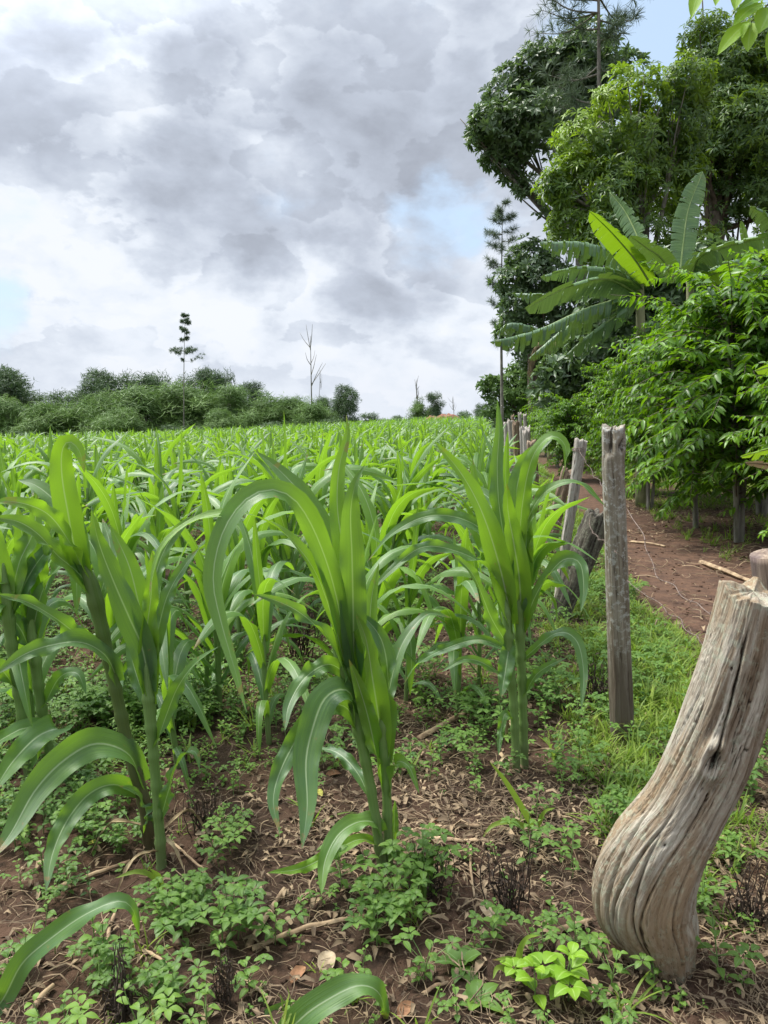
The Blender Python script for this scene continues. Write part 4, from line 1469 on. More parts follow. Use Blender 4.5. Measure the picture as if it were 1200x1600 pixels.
# ------------------------------------------------------------------ pines: bare stem, whorls of branches ending in needle tufts
def pine(label, foot, tip, d, levels, r0, seed, tsize=1.0, T=None, step=.35, dens=1.0):
    """levels: (py, reach px left, reach px right, number of branches)"""
    rg = np.random.default_rng(seed)
    q = at(foot, 800, d)
    base = np.array([q[0], d, gz(q[0], d)])
    top = at(tip[0], tip[1], d) - base
    root = empty("pine_tree", base, label, "pine tree")
    line = spline([[0, 0, -.1], top * .5 + [rg.normal(0, .05), 0, 0], top], 24)
    V, F, U, Wc = tube(line, np.linspace(r0, r0 * .12, 24), 9)
    G().add(V, F, U).build("trunk", M_BARKGREY, root)
    gb, gn = G(), G()
    Ps, Ds = [], []
    for py, rl, rr, nb in levels:
        for b in range(nb):
            zc = at(foot, py, d)[2] - base[2] + rg.uniform(-.25, .25)
            o = np.array([np.interp(zc, line[:, 2], line[:, 0]), np.interp(zc, line[:, 2], line[:, 1]), zc])
            az = rg.uniform(0, 6.28)
            if b == 0:
                az = math.pi + rg.normal(0, .3)
            if b == 1:
                az = rg.normal(0, .3)
            R = (rr if math.cos(az) > 0 else rl) / FPX * d * rg.uniform(.75, 1.05)
            e = o + np.array([math.cos(az) * R, math.sin(az) * R, R * rg.uniform(.05, .45)])
            m = (o + e) / 2 + [0, 0, -.12 * R]
            bl = spline([o, m, e], 14)
            V, F, U, Wc = tube(bl, np.linspace(.03, .008, 14) * (r0 / .14), 5)
            gb.add(V, F, U)
            for k in range(4, 14):
                for _ in range(int(2 * dens + .5)):
                    dr = unit(rg.normal(0, 1, 3) * [1, 1, .6] + [0, 0, .4])
                    side = bl[k] + dr * rg.uniform(.1, .45) * min(R, 1.8) * .45
                    V, F, U, Wc = tube([bl[k], side], [.008, .004], 4, False)
                    gb.add(V, F, U)
                    Ps.append(side)
                    Ds.append(dr)
            Ps.append(e)
            Ds.append(unit(e - m))
    gb.build("branches", M_BARKGREY, root)['kind'] = 'stuff'
    P, D = np.array(Ps), np.array(Ds)
    n = len(P)
    M = frames(D, rg.uniform(0, 6.28, n)) * (tsize * rg.uniform(.8, 1.2, n))[:, None, None]
    tp = T or TUFT
    scatter(gn, tp, rg.integers(0, len(tp), n), M, P, np.clip(rg.normal(.45, .15, n), 0, 1), .6)
    gn.build("crown", M_NEEDLE, root)
    return root


pine("tall pine rising out of the picture between the broad-leaved tree and the mango", 936, (934, -190), 27,
     [(-150, 60, 60, 4), (-90, 90, 90, 4), (-40, 100, 90, 5), (5, 90, 120, 5), (25, 100, 60, 4), (55, 60, 40, 3), (110, 70, 30, 3), (170, 60, 20, 3), (240, 90, 20, 2), (310, 110, 20, 2), (345, 60, 20, 1)],
     .17, 71, 1.2, dens=.5)
pine("slender pine with a bare lower stem left of the banana leaves", 783, (785, 318), 34,
     [(325, 10, 10, 3), (345, 20, 20, 4), (370, 22, 24, 4), (395, 20, 30, 4), (420, 24, 30, 4), (445, 20, 26, 3), (470, 24, 30, 4), (500, 14, 20, 2), (535, 10, 6, 1)],
     .09, 72, .8, dens=.5)
pine("lone thin pine with a sparse tufted top standing above the far tree line", 291, (289, 486), 74,
     [(492, 4, 4, 3), (505, 7, 7, 4), (518, 8, 8, 4), (530, 8, 6, 3), (545, 18, 18, 3), (552, 20, 22, 4), (565, 4, 34, 2)],
     .075, 73, .5, TUFT_FAR, dens=.5)

# ------------------------------------------------------------------ the far tree line
def far_proto(label, name, seed, mat, protos, H, Wd, per, nb, flat, bark, thr=-.18, tone=.45):
    rg = np.random.default_rng(seed)
    root = empty(name, (0, 0, 0), label, "tree", "trees of the far tree line")
    B = []
    for i in range(nb):
        a = rg.uniform(0, 6.28)
        rr = rg.uniform(0, .36) * Wd
        zc = H * rg.uniform(.32, .82)
        B.append((np.array([math.cos(a) * rr, math.sin(a) * rr, zc]), Wd * rg.uniform(.13, .25)))
    B.append((np.array([0, 0, H * .85]), Wd * .17))
    for i in range(4):
        a = i * 1.57 + rg.uniform(-.4, .4)
        B.append((np.array([math.cos(a) * Wd * .28, math.sin(a) * Wd * .28, H * .2]), Wd * .22))
    limb_tree(root, bark, [0, 0, 0], [rg.normal(0, .2), rg.normal(0, .2), H * .7], B, .16, rg)
    g = G()
    fill_crown(g, B, per, protos, rg, seed, thr=thr, sq=flat, tone=tone, tonevar=.35, nscale=.8, shell=.5)
    g.build("crown", mat, root)
    return root


FT = [far_proto("pale feathery tree", "acacia_tree", 81, M_FARPALE, CL_FEATHER, 6.5, 6.5, 46, 10, .55, M_BARKGREY),
      far_proto("pale feathery tree", "acacia_tree", 82, M_FARPALE, CL_FEATHER, 6.0, 5.6, 46, 10, .6, M_BARKGREY, tone=.6),
      far_proto("pale feathery tree", "acacia_tree", 83, M_FARPALE, CL_FEATHER, 5.5, 6.8, 46, 10, .5, M_BARKGREY, tone=.5),
      far_proto("dark rounded tree", "broadleaf_tree", 84, M_FARDARK, CL_FAR, 9.0, 6.6, 58, 11, .85, M_BARK, thr=-.4),
      far_proto("dark rounded tree", "broadleaf_tree", 85, M_FARDARK, CL_FAR, 8.0, 5.6, 58, 10, .9, M_BARK, thr=-.4, tone=.55),
      far_proto("low green bush", "bush", 86, M_FARDARK, CL_FAR, 3.0, 4.5, 44, 6, .6, M_BARK, tone=.8)]
used = set()


def far_tree(kind, px, py_top, d, label, s=1.0, wide=1.0):
    src = FT[kind]
    q = at(px, 800, d)
    z = gz(q[0], d)
    top = at(px, py_top, d)[2]
    H = (6.5, 6.0, 5.5, 9.0, 8.0, 3.0)[kind] * .98
    k = (top - z) / H
    if kind not in used:
        used.add(kind)
        o = src
    else:
        o = dup(src, list(src.children), (0, 0, 0))
    o.location = (q[0], d, z - .1)
    o.scale = (k * wide * 1.3, k * wide * 1.3, k)
    o.rotation_euler = (0, 0, rng.uniform(0, 6.28))
    o['label'] = label
    return o


for kd, px, py, d, w, lb in (
    # dark back row
    (3, -35, 555, 92, 1.0, "tall dark tree at the left end of the tree line, cut by the picture's edge"),
    (3, 18, 569, 88, 1.0, "dark rounded tree at the left end of the tree line"),
    (4, 60, 607, 92, 1.2, "dark tree just right of the tall one at the left end"),
    (4, 105, 607, 92, 1.3, "low dark tree filling the dip left of the twin dark crowns"),
    (3, 165, 573, 90, .85, "left of the twin dark crowns that stand over the pale trees"),
    (4, 208, 578, 91, .85, "right of the twin dark crowns that stand over the pale trees"),
    (4, 262, 579, 96, .7, "small dark crown just left of the lone thin pine"),
    (3, 325, 571, 98, .75, "dark crown just right of the lone thin pine"),
    (4, 362, 575, 96, .6, "small round dark crown standing out at the top of the tree line"),
    (3, 395, 593, 94, .9, "dark crown where the tree line starts to fall to the right"),
    (4, 455, 623, 92, 1.1, "dark tree behind the pale ones near the bare slender tree"),
    (4, 505, 617, 90, 1.0, "dark tree just left of the last tree of the line"),
    (3, 540, 598, 84, .75, "airy dark tree at the right end of the tree line"),
    # pale front row
    (0, 15, 617, 80, 1.0, "pale tree in front of the dark ones at the left edge"),
    (2, 75, 627, 77, 1.1, "pale tree of the front row, second from the left edge"),
    (1, 130, 615, 78, 1.1, "pale tree left of the twin dark crowns"),
    (0, 180, 607, 76, 1.0, "pale feathery tree below the twin dark crowns"),
    (2, 228, 601, 76, 1.1, "spreading pale tree left of the lone thin pine"),
    (0, 278, 595, 78, 1.1, "pale tree whose crown is crossed by the lone thin pine's stem"),
    (1, 322, 591, 79, 1.2, "tall pale tree just right of the lone thin pine"),
    (0, 368, 599, 77, 1.1, "pale tree below the small round dark crown"),
    (1, 412, 607, 76, 1.1, "pale tree at the right shoulder of the tree line"),
    (2, 455, 617, 76, 1.2, "low pale tree right of the shoulder"),
    (1, 492, 617, 72, 1.0, "pale bushy tree below the bare slender tree"),
    (2, 200, 635, 71, 1.2, "low pale tree standing out in front of the row"),
    (2, 345, 637, 71, 1.2, "low pale tree in front of the row right of the pine"),
    (5, 35, 675, 70, 1.2, "low green bush at the foot of the trees, left edge"),
    (5, 100, 678, 69, 1.4, "low green bush at the foot of the trees, near the left"),
    (5, 270, 665, 69, 1.3, "low green bush at the foot of the lone thin pine"),
    (5, 430, 660, 70, 1.4, "low green bush at the foot of the shoulder trees"),
    (5, 520, 655, 68, 1.0, "low brownish bush at the right end of the tree line"),
    # right horizon
    (5, 582, 646, 120, 1.2, "small bush on the open horizon right of the tree line"),
    (1, 655, 618, 100, .7, "small pale bush left of the clay mound on the horizon"),
    (4, 682, 610, 100, .75, "small dark tree standing over the clay mound on the horizon"),
    (5, 722, 644, 110, 1.2, "low bush right of the clay mound"),
    (4, 745, 628, 95, .8, "small tree left of the slender pine on the horizon"),
    (5, 620, 650, 130, 1.4, "tiny bush on the horizon left of the clay mound"),
    (5, 775, 640, 80, 1.4, "bush on the horizon at the slender pine's foot")):
    far_tree(kd, px, py, d, lb, wide=w)


def bare_tree(label, foot, top, d, seed, r0=.07, nb=9):
    rg = np.random.default_rng(seed)
    q = at(foot, 800, d)
    base = np.array([q[0], d, gz(q[0], d)])
    tp = at(top[0], top[1], d) - base
    root = empty("bare_tree", base, label, "bare tree")
    V, F, U, Wc = tube(spline([[0, 0, -.1], tp * .5 + [rg.normal(0, .08), 0, 0], tp], 16), np.linspace(r0, r0 * .2, 16), 6)
    G().add(V, F, U).build("trunk", M_BARKGREY, root)
    for i in range(nb):
        f = rg.uniform(.4, .9)
        o = tp * f
        L = tp[2] * rg.uniform(.12, .3)
        dv = unit([rg.normal(0, .5), rg.normal(0, .5), 1.3])
        V, F, U, Wc = tube(spline([o, o + dv * L * .5 + rg.normal(0, .05, 3), o + dv * L + [0, 0, .1]], 7), np.linspace(r0 * .45, r0 * .15, 7), 4)
        G().add(V, F, U).build("branch", M_BARKGREY, root)


bare_tree("slender leafless tree rising above the right end of the tree line", 489, (485, 525), 80, 91, .10)
bare_tree("thin leafless sapling just right of the slender leafless tree", 503, (501, 578), 82, 92, .05, 5)
bare_tree("leafless twiggy tree over the pale bush beside the clay mound", 652, (650, 596), 101, 93, .09, 12)
bare_tree("faint leafless tree right of the clay mound", 708, (707, 622), 120, 94, .07, 9)


def mound():
    d = 92
    q = at(690, 800, d)
    z = gz(q[0], d)
    u, v = np.meshgrid(np.linspace(0, 1, 40), np.linspace(0, 2 * np.pi, 61), indexing='ij')
    r = 4.0 * u
    X, Y = r * np.cos(v), r * np.sin(v) * .6
    Z = 1.6 * smooth(1, .35, u) + .28 * fbm(np.stack([X, Y, 0 * X], -1) * 1.1, 4, 5) * smooth(1, .8, u) - .3
    g = G()
    g.add(np.stack([X, Y, Z], -1), gridf(40, 61))
    o = g.build("clay_mound", M_CLAY)
    o.location = (q[0], d, z)
    tag(o, "low heap of orange red clay on the horizon below the small dark tree", "clay mound")


mound()

# ------------------------------------------------------------------ bananas
def banana_lamina(g, P, N, W, r, rg, tatter=.5, nseg=46, droop=.35, fold=.25):
    """two sides of cross-veined strips; tears let groups of strips hang apart"""
    n = nseg + 1
    C = spline(P, n)
    T = tangents(C)
    N = unit(N - T * np.sum(N * T, -1, keepdims=True))
    B = np.cross(T, N)
    t = np.linspace(0, 1, n)
    w = W * np.interp(t, [0, .06, .2, .5, .8, .95, 1], [.25, .7, .95, 1, .85, .45, .06])
    for sd in (-1, 1):
        j = 0
        while j < nseg:
            k = min(nseg, j + (int(rg.integers(1, 4)) if rg.random() < tatter else int(rg.integers(4, 11))))
            dr = droop * rg.uniform(.5, 1.6)
            sh = (rg.uniform(.06, .55) * tatter)
            m = k - j + 1
            cc = np.linspace(-1, 1, m)[:, None]
            rows = []
            for q, s in enumerate((0, .3, .62, .88, 1.0)):
                out = B[j:k + 1] * sd * (w[j:k + 1] * s * (1 - .35 * dr * s))[:, None]
                up = N[j:k + 1] * (fold * w[j:k + 1] * s * (1 - s))[:, None]
                dn = np.array([0, 0, -1.0]) * (dr * w[j:k + 1] * s * s)[:, None]
                fw = T[j:k + 1] * (.18 * w[j:k + 1] * s)[:, None]
                pinch = -cc * T[j:k + 1] * (np.linalg.norm(C[1] - C[0]) * (m - 1) * .5 * sh * s ** 2)
                rows.append(C[j:k + 1] + out + up + dn + fw + pinch)
            V = np.stack(rows, 1).reshape(-1, 3)
            U = np.stack(np.broadcast_arrays(np.array([0, .3, .62, .88, 1.])[None] * .5 * sd + .5, t[j:k + 1][:, None]), -1)
            g.add(V, gridf(m, 5), U, float(np.clip(r + rg.normal(0, .05), 0, 1)))
            j = k


M_BANRIB = plain_mat("banana_midrib", (0.20, 0.30, 0.09), (0.36, 0.44, 0.18), 5, .5, 0, spec=.4)


def banana(label, crown_px, foot_px, d, leaves, seed, stem_r=.11, group="banana plants behind the coffee bushes"):
    rg = np.random.default_rng(seed)
    q = at(foot_px, 800, d)
    base = np.array([q[0], d, gz(q[0], d)])
    cr = at(crown_px[0], crown_px[1], d) - base
    root = empty("banana_plant", base, label, "banana plant", group)
    V, F, U, Wc = tube(spline([[0, 0, -.1], cr * .5, cr], 14), np.linspace(stem_r, stem_r * .5, 14), 12)
    G().add(V, F, U).build("stem", M_BANSTEM, root)
    for pts, wpx, dz, tone, face, tat, drp in leaves:
        Q = np.array([at(px, py, d + dz * (i / (len(pts) - 1))) - base for i, (px, py) in enumerate(pts)])
        n = 61
        C = spline(Q, n)
        T = tangents(C)
        hor = unit(np.array([C[-1][0] - C[0][0], C[-1][1] - C[0][1] - .05, 0]))
        Bv = np.cross([0, 0, 1.0], hor)
        Nup = unit(np.cross(np.broadcast_to(Bv, T.shape), T))
        Nc = unit(CAMP - base - C)
        N = unit(Nup * (1 - face) + Nc * face)
        W = wpx / 2 / FPX * d * .92
        g = G()
        banana_lamina(g, Q, N, W, tone if tone <= 1 else .5, rg, min(1, tat * 1.25 + .05), 60, drp * 1.2)
        lam = g.build("leaf", M_BANDRY if tone > 1 else (M_BANBACKLIT if tone > .6 else M_BANANA), root)
        V, F, U, Wc = tube(C + [0, 0, -.008], np.linspace(.022, .004, n), 6)
        G().add(V, F, U).build("midrib", M_BANRIB if tone <= 1 else M_BANDRY, lam)
    return root


banana("large banana plant with long torn leaves reaching left over the fence end", (1000, 440), 1004, 13.0, [
    ([(1004, 455), (965, 425), (905, 418), (845, 432)], 34, -.8, .15, .55, .7, .5),
    ([(1002, 462), (950, 436), (890, 447), (820, 482)], 50, -1.6, .20, .60, .25, .35),
    ([(995, 460), (920, 480), (840, 515), (766, 534)], 34, -1.2, .10, .45, .8, .9),
    ([(998, 462), (940, 475), (880, 515), (826, 560)], 36, -.2, .08, .5, .8, .8),
    ([(1000, 465), (965, 490), (925, 520), (884, 555)], 46, -.9, .15, .6, .5, .5),
    ([(1018, 445), (992, 405), (955, 362), (922, 330)], 40, -1.5, .95, .65, .15, .3),
    ([(1015, 440), (1000, 380), (978, 332), (953, 300)], 40, .6, .35, .7, .85, .3),
    ([(1000, 440), (965, 400), (915, 380), (843, 378)], 40, -.3, .12, .45, .75, .8),
    ([(1055, 440), (1035, 405), (1008, 385), (985, 368)], 42, -.8, .58, .65, .3, .2),
    ([(990, 450), (955, 400), (940, 370), (930, 345)], 30, 1.0, .3, .6, .8, .4),
    ([(985, 455), (920, 450), (860, 460), (800, 458)], 30, .9, .15, .5, .8, .6)], 201, .13)
banana("banana plant right of the large one, upright leaf with a withered tip", (1078, 425), 1080, 13.6, [
    ([(1062, 430), (1068, 375), (1076, 325), (1098, 268)], 44, .2, .30, .8, .35, .15),
    ([(1085, 430), (1112, 395), (1160, 378), (1225, 366)], 40, -.9, .45, .6, .2, .4),
    ([(1080, 432), (1090, 405), (1108, 392), (1122, 392)], 48, -.9, .25, .7, .3, .4),
    ([(1092, 430), (1130, 412), (1170, 405), (1215, 430)], 36, .8, .12, .5, .4, .6),
    ([(1090, 440), (1120, 425), (1150, 430), (1168, 445)], 40, -1.4, .9, .6, .2, .3),
    ([(1172, 415), (1166, 385), (1158, 345)], 12, -.6, .5, .8, .1, .05)], 202, .12)
banana("banana plant half hidden behind the mango foliage at the right edge", (1225, 420), 1228, 13.2, [
    ([(1225, 420), (1215, 370), (1195, 335), (1172, 322)], 36, -.4, .08, .6, .4, .5),
    ([(1225, 425), (1215, 400), (1200, 390), (1188, 392)], 30, -1.2, .9, .6, .2, .3)], 203, .12)
banana("pale thin banana stem with withered brown leaves hanging, below the torn leaves", (858, 545), 857, 24.5, [
    ([(858, 545), (842, 535), (830, 556), (826, 590)], 30, -.3, 2, .5, .9, .9),
    ([(858, 545), (872, 535), (884, 560), (888, 595)], 34, -.3, 2, .5, .9, .9),
    ([(860, 545), (880, 520), (915, 510), (940, 530)], 30, .2, .1, .5, .8, .8),
    ([(858, 540), (840, 515), (800, 505), (775, 520)], 28, .2, .1, .5, .8, .8)], 204, .10)
banana("young banana plant outside the right edge, leaf tip with a brown underside reaching in", (1290, 720), 1300, 6.6, [
    ([(1290, 735), (1250, 705), (1205, 700), (1158, 712)], 40, -.3, .95, .45, .1, .3),
    ([(1290, 730), (1250, 735), (1200, 725), (1165, 722)], 24, .1, 2, .5, .5, .3),
    ([(1290, 700), (1260, 620), (1215, 575), (1180, 578)], 34, -.3, .75, .6, .1, .3)], 205, .09, group="banana plants behind the coffee bushes")

# ------------------------------------------------------------------ coffee bushes
def coffee_mesh(seed, H=3.2, R=1.35, nb=200, z0=.62, pairs=19):
    rg = np.random.default_rng(seed)
    gt, gb, gl = G(), G(), G()
    stems = []
    for k in range(3):
        a = rg.uniform(0, 6.28)
        st = spline([[0.03 * math.cos(a), .03 * math.sin(a), -.1], [.12 * math.cos(a), .12 * math.sin(a), H * .35], [.32 * math.cos(a), .32 * math.sin(a), H * .93]], 20)
        V, F, U, Wc = tube(st, np.linspace(.042, .010, 20) * (1 + .15 * rg.normal(0, 1, 20).clip(-1, 1)), 8)
        gt.add(V, F, U)
        stems.append(st)
    lp = []
    for i in range(nb):
        st = stems[i % 3]
        h = z0 * .75 + (H * .93 - z0 * .75) * rg.random() ** .85
        o = np.array([np.interp(h, st[:, 2], st[:, 0]), np.interp(h, st[:, 2], st[:, 1]), h])
        az = rg.uniform(0, 6.28)
        env = R * math.sqrt(max(.08, 1 - ((h - H * .5) / (H * .56)) ** 2)) * rg.uniform(.6, 1.12)
        e = o + np.array([math.cos(az) * env, math.sin(az) * env, env * rg.uniform(-.3, .75) - (.10 if h < 1.0 else 0)])
        m = (o + e) / 2 + [0, 0, .20 * env]
        bl = spline([o, m, e], pairs + 5)
        V, F, U, Wc = tube(bl, np.linspace(.008, .0025, len(bl)), 4, False)
        gb.add(V, F, U)
        T = tangents(bl)
        young = rg.random() < .65
        for k in range(3, len(bl)):
            f = k / (len(bl) - 1)
            if rg.random() < .12:
                continue
            Bh = unit(np.cross(T[k], [0, 0, 1.0]))
            for s in (-1, 1):
                L = (.125 if f < .85 else .09) * rg.uniform(.8, 1.25)
                dv = unit(Bh * s * .9 + T[k] * .55 + [0, 0, rg.uniform(-.6, .35)] + rg.normal(0, .28, 3))
                tt = np.linspace(0, 1, 5)[:, None]
                P = bl[k] + dv * L * tt + np.array([0, 0, -1.0]) * L * rg.uniform(.1, .7) * tt ** 2
                V, F, U = blade(P, np.broadcast_to(np.array([0, 0, 1.0]) + Bh * s * -.3 + rg.normal(0, .4, 3), P.shape), L * rg.uniform(.17, .23), 3, .3, .15, .004, 3, rg.uniform(0, 6),
                                prof=([0, .12, .45, .75, 1], [.08, .6, 1, .62, .03]))
                tone = .10 + .28 * rg.random() + (.62 * smooth(.5, 1.0, f) if young else .18 * f)
                gl.add(V, F, U, float(np.clip(tone, 0, 1)))
    return gt, gb, gl


def coffee_bush(label, px, d, H, mesh, rz, wide=1.0):
    q = at(px, 800, d)
    root = empty("coffee_bush", (q[0], d, gz(q[0], d)), label, "coffee bush", "coffee bushes beside the path")
    for nm, me in mesh:
        o = bpy.data.objects.new(nm, me)
        sc.collection.objects.link(o)
        o.parent = root
        if nm == "twigs":
            o['kind'] = 'stuff'
    s = H / 3.2
    root.scale = (s * wide, s * wide, s)
    root.rotation_euler = (0, 0, rz)
    return root


CM = []
for sd in (301, 302, 303):
    a, b, c = coffee_mesh(sd)
    CM.append((("stem", a.mesh("stem", M_BARKGREY)), ("twigs", b.mesh("twigs", M_BARK)), ("foliage", c.mesh("foliage", M_COFFEE))))
for lb, px, d, H, k, rz, w in (
    ("big bright coffee bush nearest the path, pale trunk showing at its foot", 1160, 9.1, 3.25, 0, .4, 1.08),
    ("coffee bush cut by the right edge behind the nearest one", 1290, 9.0, 3.3, 1, 2.0, 1.05),
    ("second coffee bush, just left of the big bright one", 1092, 10.4, 3.0, 2, 1.0, .95),
    ("coffee bush in the second rank right of the big one", 1190, 11.6, 3.4, 1, 4.0, 1.1),
    ("darker coffee bush below the large banana plant's crown", 1015, 12.6, 2.95, 1, 5.0, .78),
    ("coffee bush between the dark one and the far low ones", 962, 15.0, 2.5, 0, 3.0, .85),
    ("coffee bush in the back rank behind the second one", 1075, 14.0, 3.25, 2, 2.2, 1.1),
    ("low bright coffee bush where the path disappears", 893, 18.0, 1.95, 2, 1.4, 1.2),
    ("far coffee bush over the end of the path", 868, 22.0, 2.1, 0, 5.5, 1.1),
    ("farthest coffee bush beside the far fence stakes", 850, 27.0, 2.2, 1, .2, 1.2),
    ("coffee bush in the shade behind the farthest part of the path", 905, 24.0, 2.7, 2, 3.3, 1.2),
    ("low spreading coffee bush outside the right edge near the young banana", 1330, 7.4, 2.4, 2, 1.1, 1.0)):
    coffee_bush(lb, px, d, H, CM[k], rz, w)

# ------------------------------------------------------------------ twig hanging into the top right corner
def corner_twig():
    d = 2.6
    b0 = at(1290, -60, d)
    root = empty("overhanging_branch", b0, "bright yellow-green backlit leaves hanging into the top right corner", "branch")
    g = G()
    tw = spline([b0, at(1200, -14, d), at(1130, -22, d), at(1085, -25, d)], 24) - b0
    V, F, U, Wc = tube(tw, np.linspace(.006, .002, 24), 6)
    g.add(V, F, U)
    V, F, U, Wc = tube(spline([at(1230, -25, d), at(1195, 12, d), at(1172, 36, d)], 10) - b0, np.linspace(.004, .0015, 10), 5)
    g.add(V, F, U)
    g.build("twig", M_BARK, root)
    for a, b, w, tone in (((1096, -22), (1080, 28), 20, .8), ((1126, -20), (1118, 9), 16, .7), ((1158, -20), (1148, 16), 20, .9), ((1205, -5), (1150, 18), 16, .0),
                          ((1190, 6), (1146, 40), 24, .7), ((1172, 34), (1121, 86), 24, .85), ((1174, 36), (1168, 81), 24, .95), ((1212, 12), (1186, 52), 34, .75),
                          ((1168, 36), (1159, 60), 10, 1.0), ((1225, 30), (1200, 95), 26, .8)):
        A, Bq = at(*a, d), at(*b, d - .05)
        m = (A + Bq) / 2 + [0, 0, .012]
        P = spline([A, m, Bq], 12) - b0
        N = np.broadcast_to(unit(unit(CAMP - m) + [0, 0, .7]), P.shape)
        V, F, U = blade(P, N, w / 2 / FPX * 2.7, 5, .3, .1, .002, 3, a[0], (OV_T, OV_W))
        G().add(V, F, U, tone).build("leaf", M_LIME, root)


corner_twig()

# ------------------------------------------------------------------ weeds
def ov_leaf(g, o, dv, L, W, r, droop=.4, n=6, up=(0, 0, 1.0), wave=.002, petiole=.15):
    tt = np.linspace(0, 1, n)[:, None]
    P = np.asarray(o) + dv * L * (petiole + tt) + np.array([0, 0, -1.0]) * L * droop * tt ** 2
    V, F, U = blade(P, np.broadcast_to(np.asarray(up), P.shape), W, 3, .28, .12, wave, 3.0, r * 9, (OV_T, OV_W))
    g.add(V, F, U, r, 0)


def seedling(rg, H=.12, pairs=4, L=.05, W=.017, branch=0):
    """opposite-leaved broadleaf weed: stem (material 1) and leaves (material 0)"""
    g = G()
    lean = rg.normal(0, .18, 2) * H
    st = spline([[0, 0, -.005], [lean[0] * .4, lean[1] * .4, H * .5], [lean[0], lean[1], H]], 6)
    V, F, U, Wc = tube(st, np.linspace(.0026, .0012, 6), 4, False)
    g.add(V, F, U, .5, 1)
    az = rg.uniform(0, 6.28)
    for k in range(pairs):
        f = (k + 1) / pairs
        o = np.array([np.interp(f, np.linspace(0, 1, 6), st[:, j]) for j in range(3)])
        az += math.pi / 2 + rg.normal(0, .2)
        l = L * (1 - .45 * abs(f - .55)) * rg.uniform(.85, 1.15) * (.7 if k == pairs - 1 else 1)
        for s in (0, math.pi):
            a = az + s + rg.normal(0, .12)
            el = .25 + .5 * f + rg.normal(0, .12)
            dv = np.array([math.cos(a) * math.cos(el), math.sin(a) * math.cos(el), math.sin(el)])
            ov_leaf(g, o, dv, l, W * l / L, float(np.clip(.40 + .35 * f + rg.normal(0, .1), 0, 1)), .5)
    for b in range(branch):
        a = rg.uniform(0, 6.28)
        o = st[2] + [0, 0, 0]
        e = o + np.array([math.cos(a), math.sin(a), .7]) * H * .5
        V, F, U, Wc = tube([o, (o + e) / 2 + [0, 0, .005], e], .0014, 4, False)
        g.add(V, F, U, .5, 1)
        for q in range(5):
            aa = a + q * 1.3
            dv = unit([math.cos(aa), math.sin(aa), rg.uniform(.1, .7)])
            ov_leaf(g, e, dv, L * rg.uniform(.5, .9), W * .75, float(np.clip(.5 + rg.normal(0, .12), 0, 1)), .5)
    return g


def rosette(rg, nl=7, L=.09, W=.022, el0=.5):
    g = G()
    for i in range(nl):
        a = i * 2.4 + rg.normal(0, .2)
        el = el0 + rg.normal(0, .15)
        dv = np.array([math.cos(a) * math.cos(el), math.sin(a) * math.cos(el), math.sin(el)])
        ov_leaf(g, [0, 0, .002], dv, L * rg.uniform(.6, 1.1), W * rg.uniform(.8, 1.1), float(np.clip(.5 + rg.normal(0, .15), 0, 1)), .45, 7, wave=.006, petiole=.05)
    return g


def grass_tuft(rg, nb=14, L=.22, W=.0032, spread=.6, n=6):
    g = G()
    for i in range(nb):
        a = rg.uniform(0, 6.28)
        th0 = abs(rg.normal(0, spread * .5)) + .08
        th = th0 + np.linspace(0, 1, n) * rg.uniform(.3, 1.5)
        l = L * rg.uniform(.5, 1.15)
        d = np.stack([np.sin(th) * math.cos(a), np.sin(th) * math.sin(a), np.cos(th)], -1)
        o = np.array([rg.normal(0, .012), rg.normal(0, .012), 0])
        P = o + np.vstack([[0, 0, 0], np.cumsum(d[1:] * l / (n - 1), axis=0)])
        B = np.array([-math.sin(a), math.cos(a), 0])
        V, F, U = blade(P, np.cross(B, d), W * rg.uniform(.8, 1.5), 2, .02, 0, prof=([0, .3, .8, 1], [.8, 1, .6, .05]))
        g.add(V, F, U, float(np.clip(.5 + rg.normal(0, .2), 0, 1)), 0)
    return g


def dead_weed(rg, n=26, H=.28):
    g = G()
    for i in range(n):
        a = rg.uniform(0, 6.28)
        o = np.array([rg.normal(0, .03), rg.normal(0, .02), 0])
        h = H * rg.uniform(.4, 1.05)
        e = o + np.array([rg.normal(0, .04), rg.normal(0, .03), h])
        m = (o + e) / 2 + rg.normal(0, .012, 3)
        V, F, U, Wc = tube(spline([o, m, e], 8) + rg.normal(0, .002, (8, 3)), np.linspace(.0028, .0012, 8), 4, False)
        g.add(V, F, U, rg.uniform(0, .6))
        for q in range(4):   # shrivelled leaves and seed husks clinging to the stalk
            c = o + (e - o) * rg.uniform(.2, 1) + rg.normal(0, .004, 3)
            dv = unit(rg.normal(0, 1, 3) + [0, 0, -.8])
            P = np.array([c, c + dv * .012 + rg.normal(0, .003, 3), c + dv * .026])
            V, F, U = blade(P, np.broadcast_to(unit(rg.normal(0, 1, 3)), P.shape), .005, 3, .8, 0)
            g.add(V, F, U, rg.uniform(0, .8))
    return g


_w = np.random.default_rng(909)
SEED = [seedling(_w, _w.uniform(.09, .17), int(_w.integers(3, 6)), _w.uniform(.036, .056), _w.uniform(.009, .016), int(_w.integers(0, 4))) for _ in range(8)]
SMALL = [seedling(_w, _w.uniform(.03, .07), 2 + i % 2, _w.uniform(.026, .036), .010, 0) for i in range(5)]
ROS = [rosette(_w, 6 + i, .085, .022, .45 + .1 * i) for i in range(3)]
GR = [grass_tuft(_w, 12, .085, .0026, 1.2) for _ in range(4)]
GRT = [grass_tuft(_w, 12, .16, .0042, 1.0, 7) for _ in range(4)]
DEAD = [dead_weed(_w, 24, .26) for _ in range(3)]

W_MATS = [M_WEED, M_STALK]


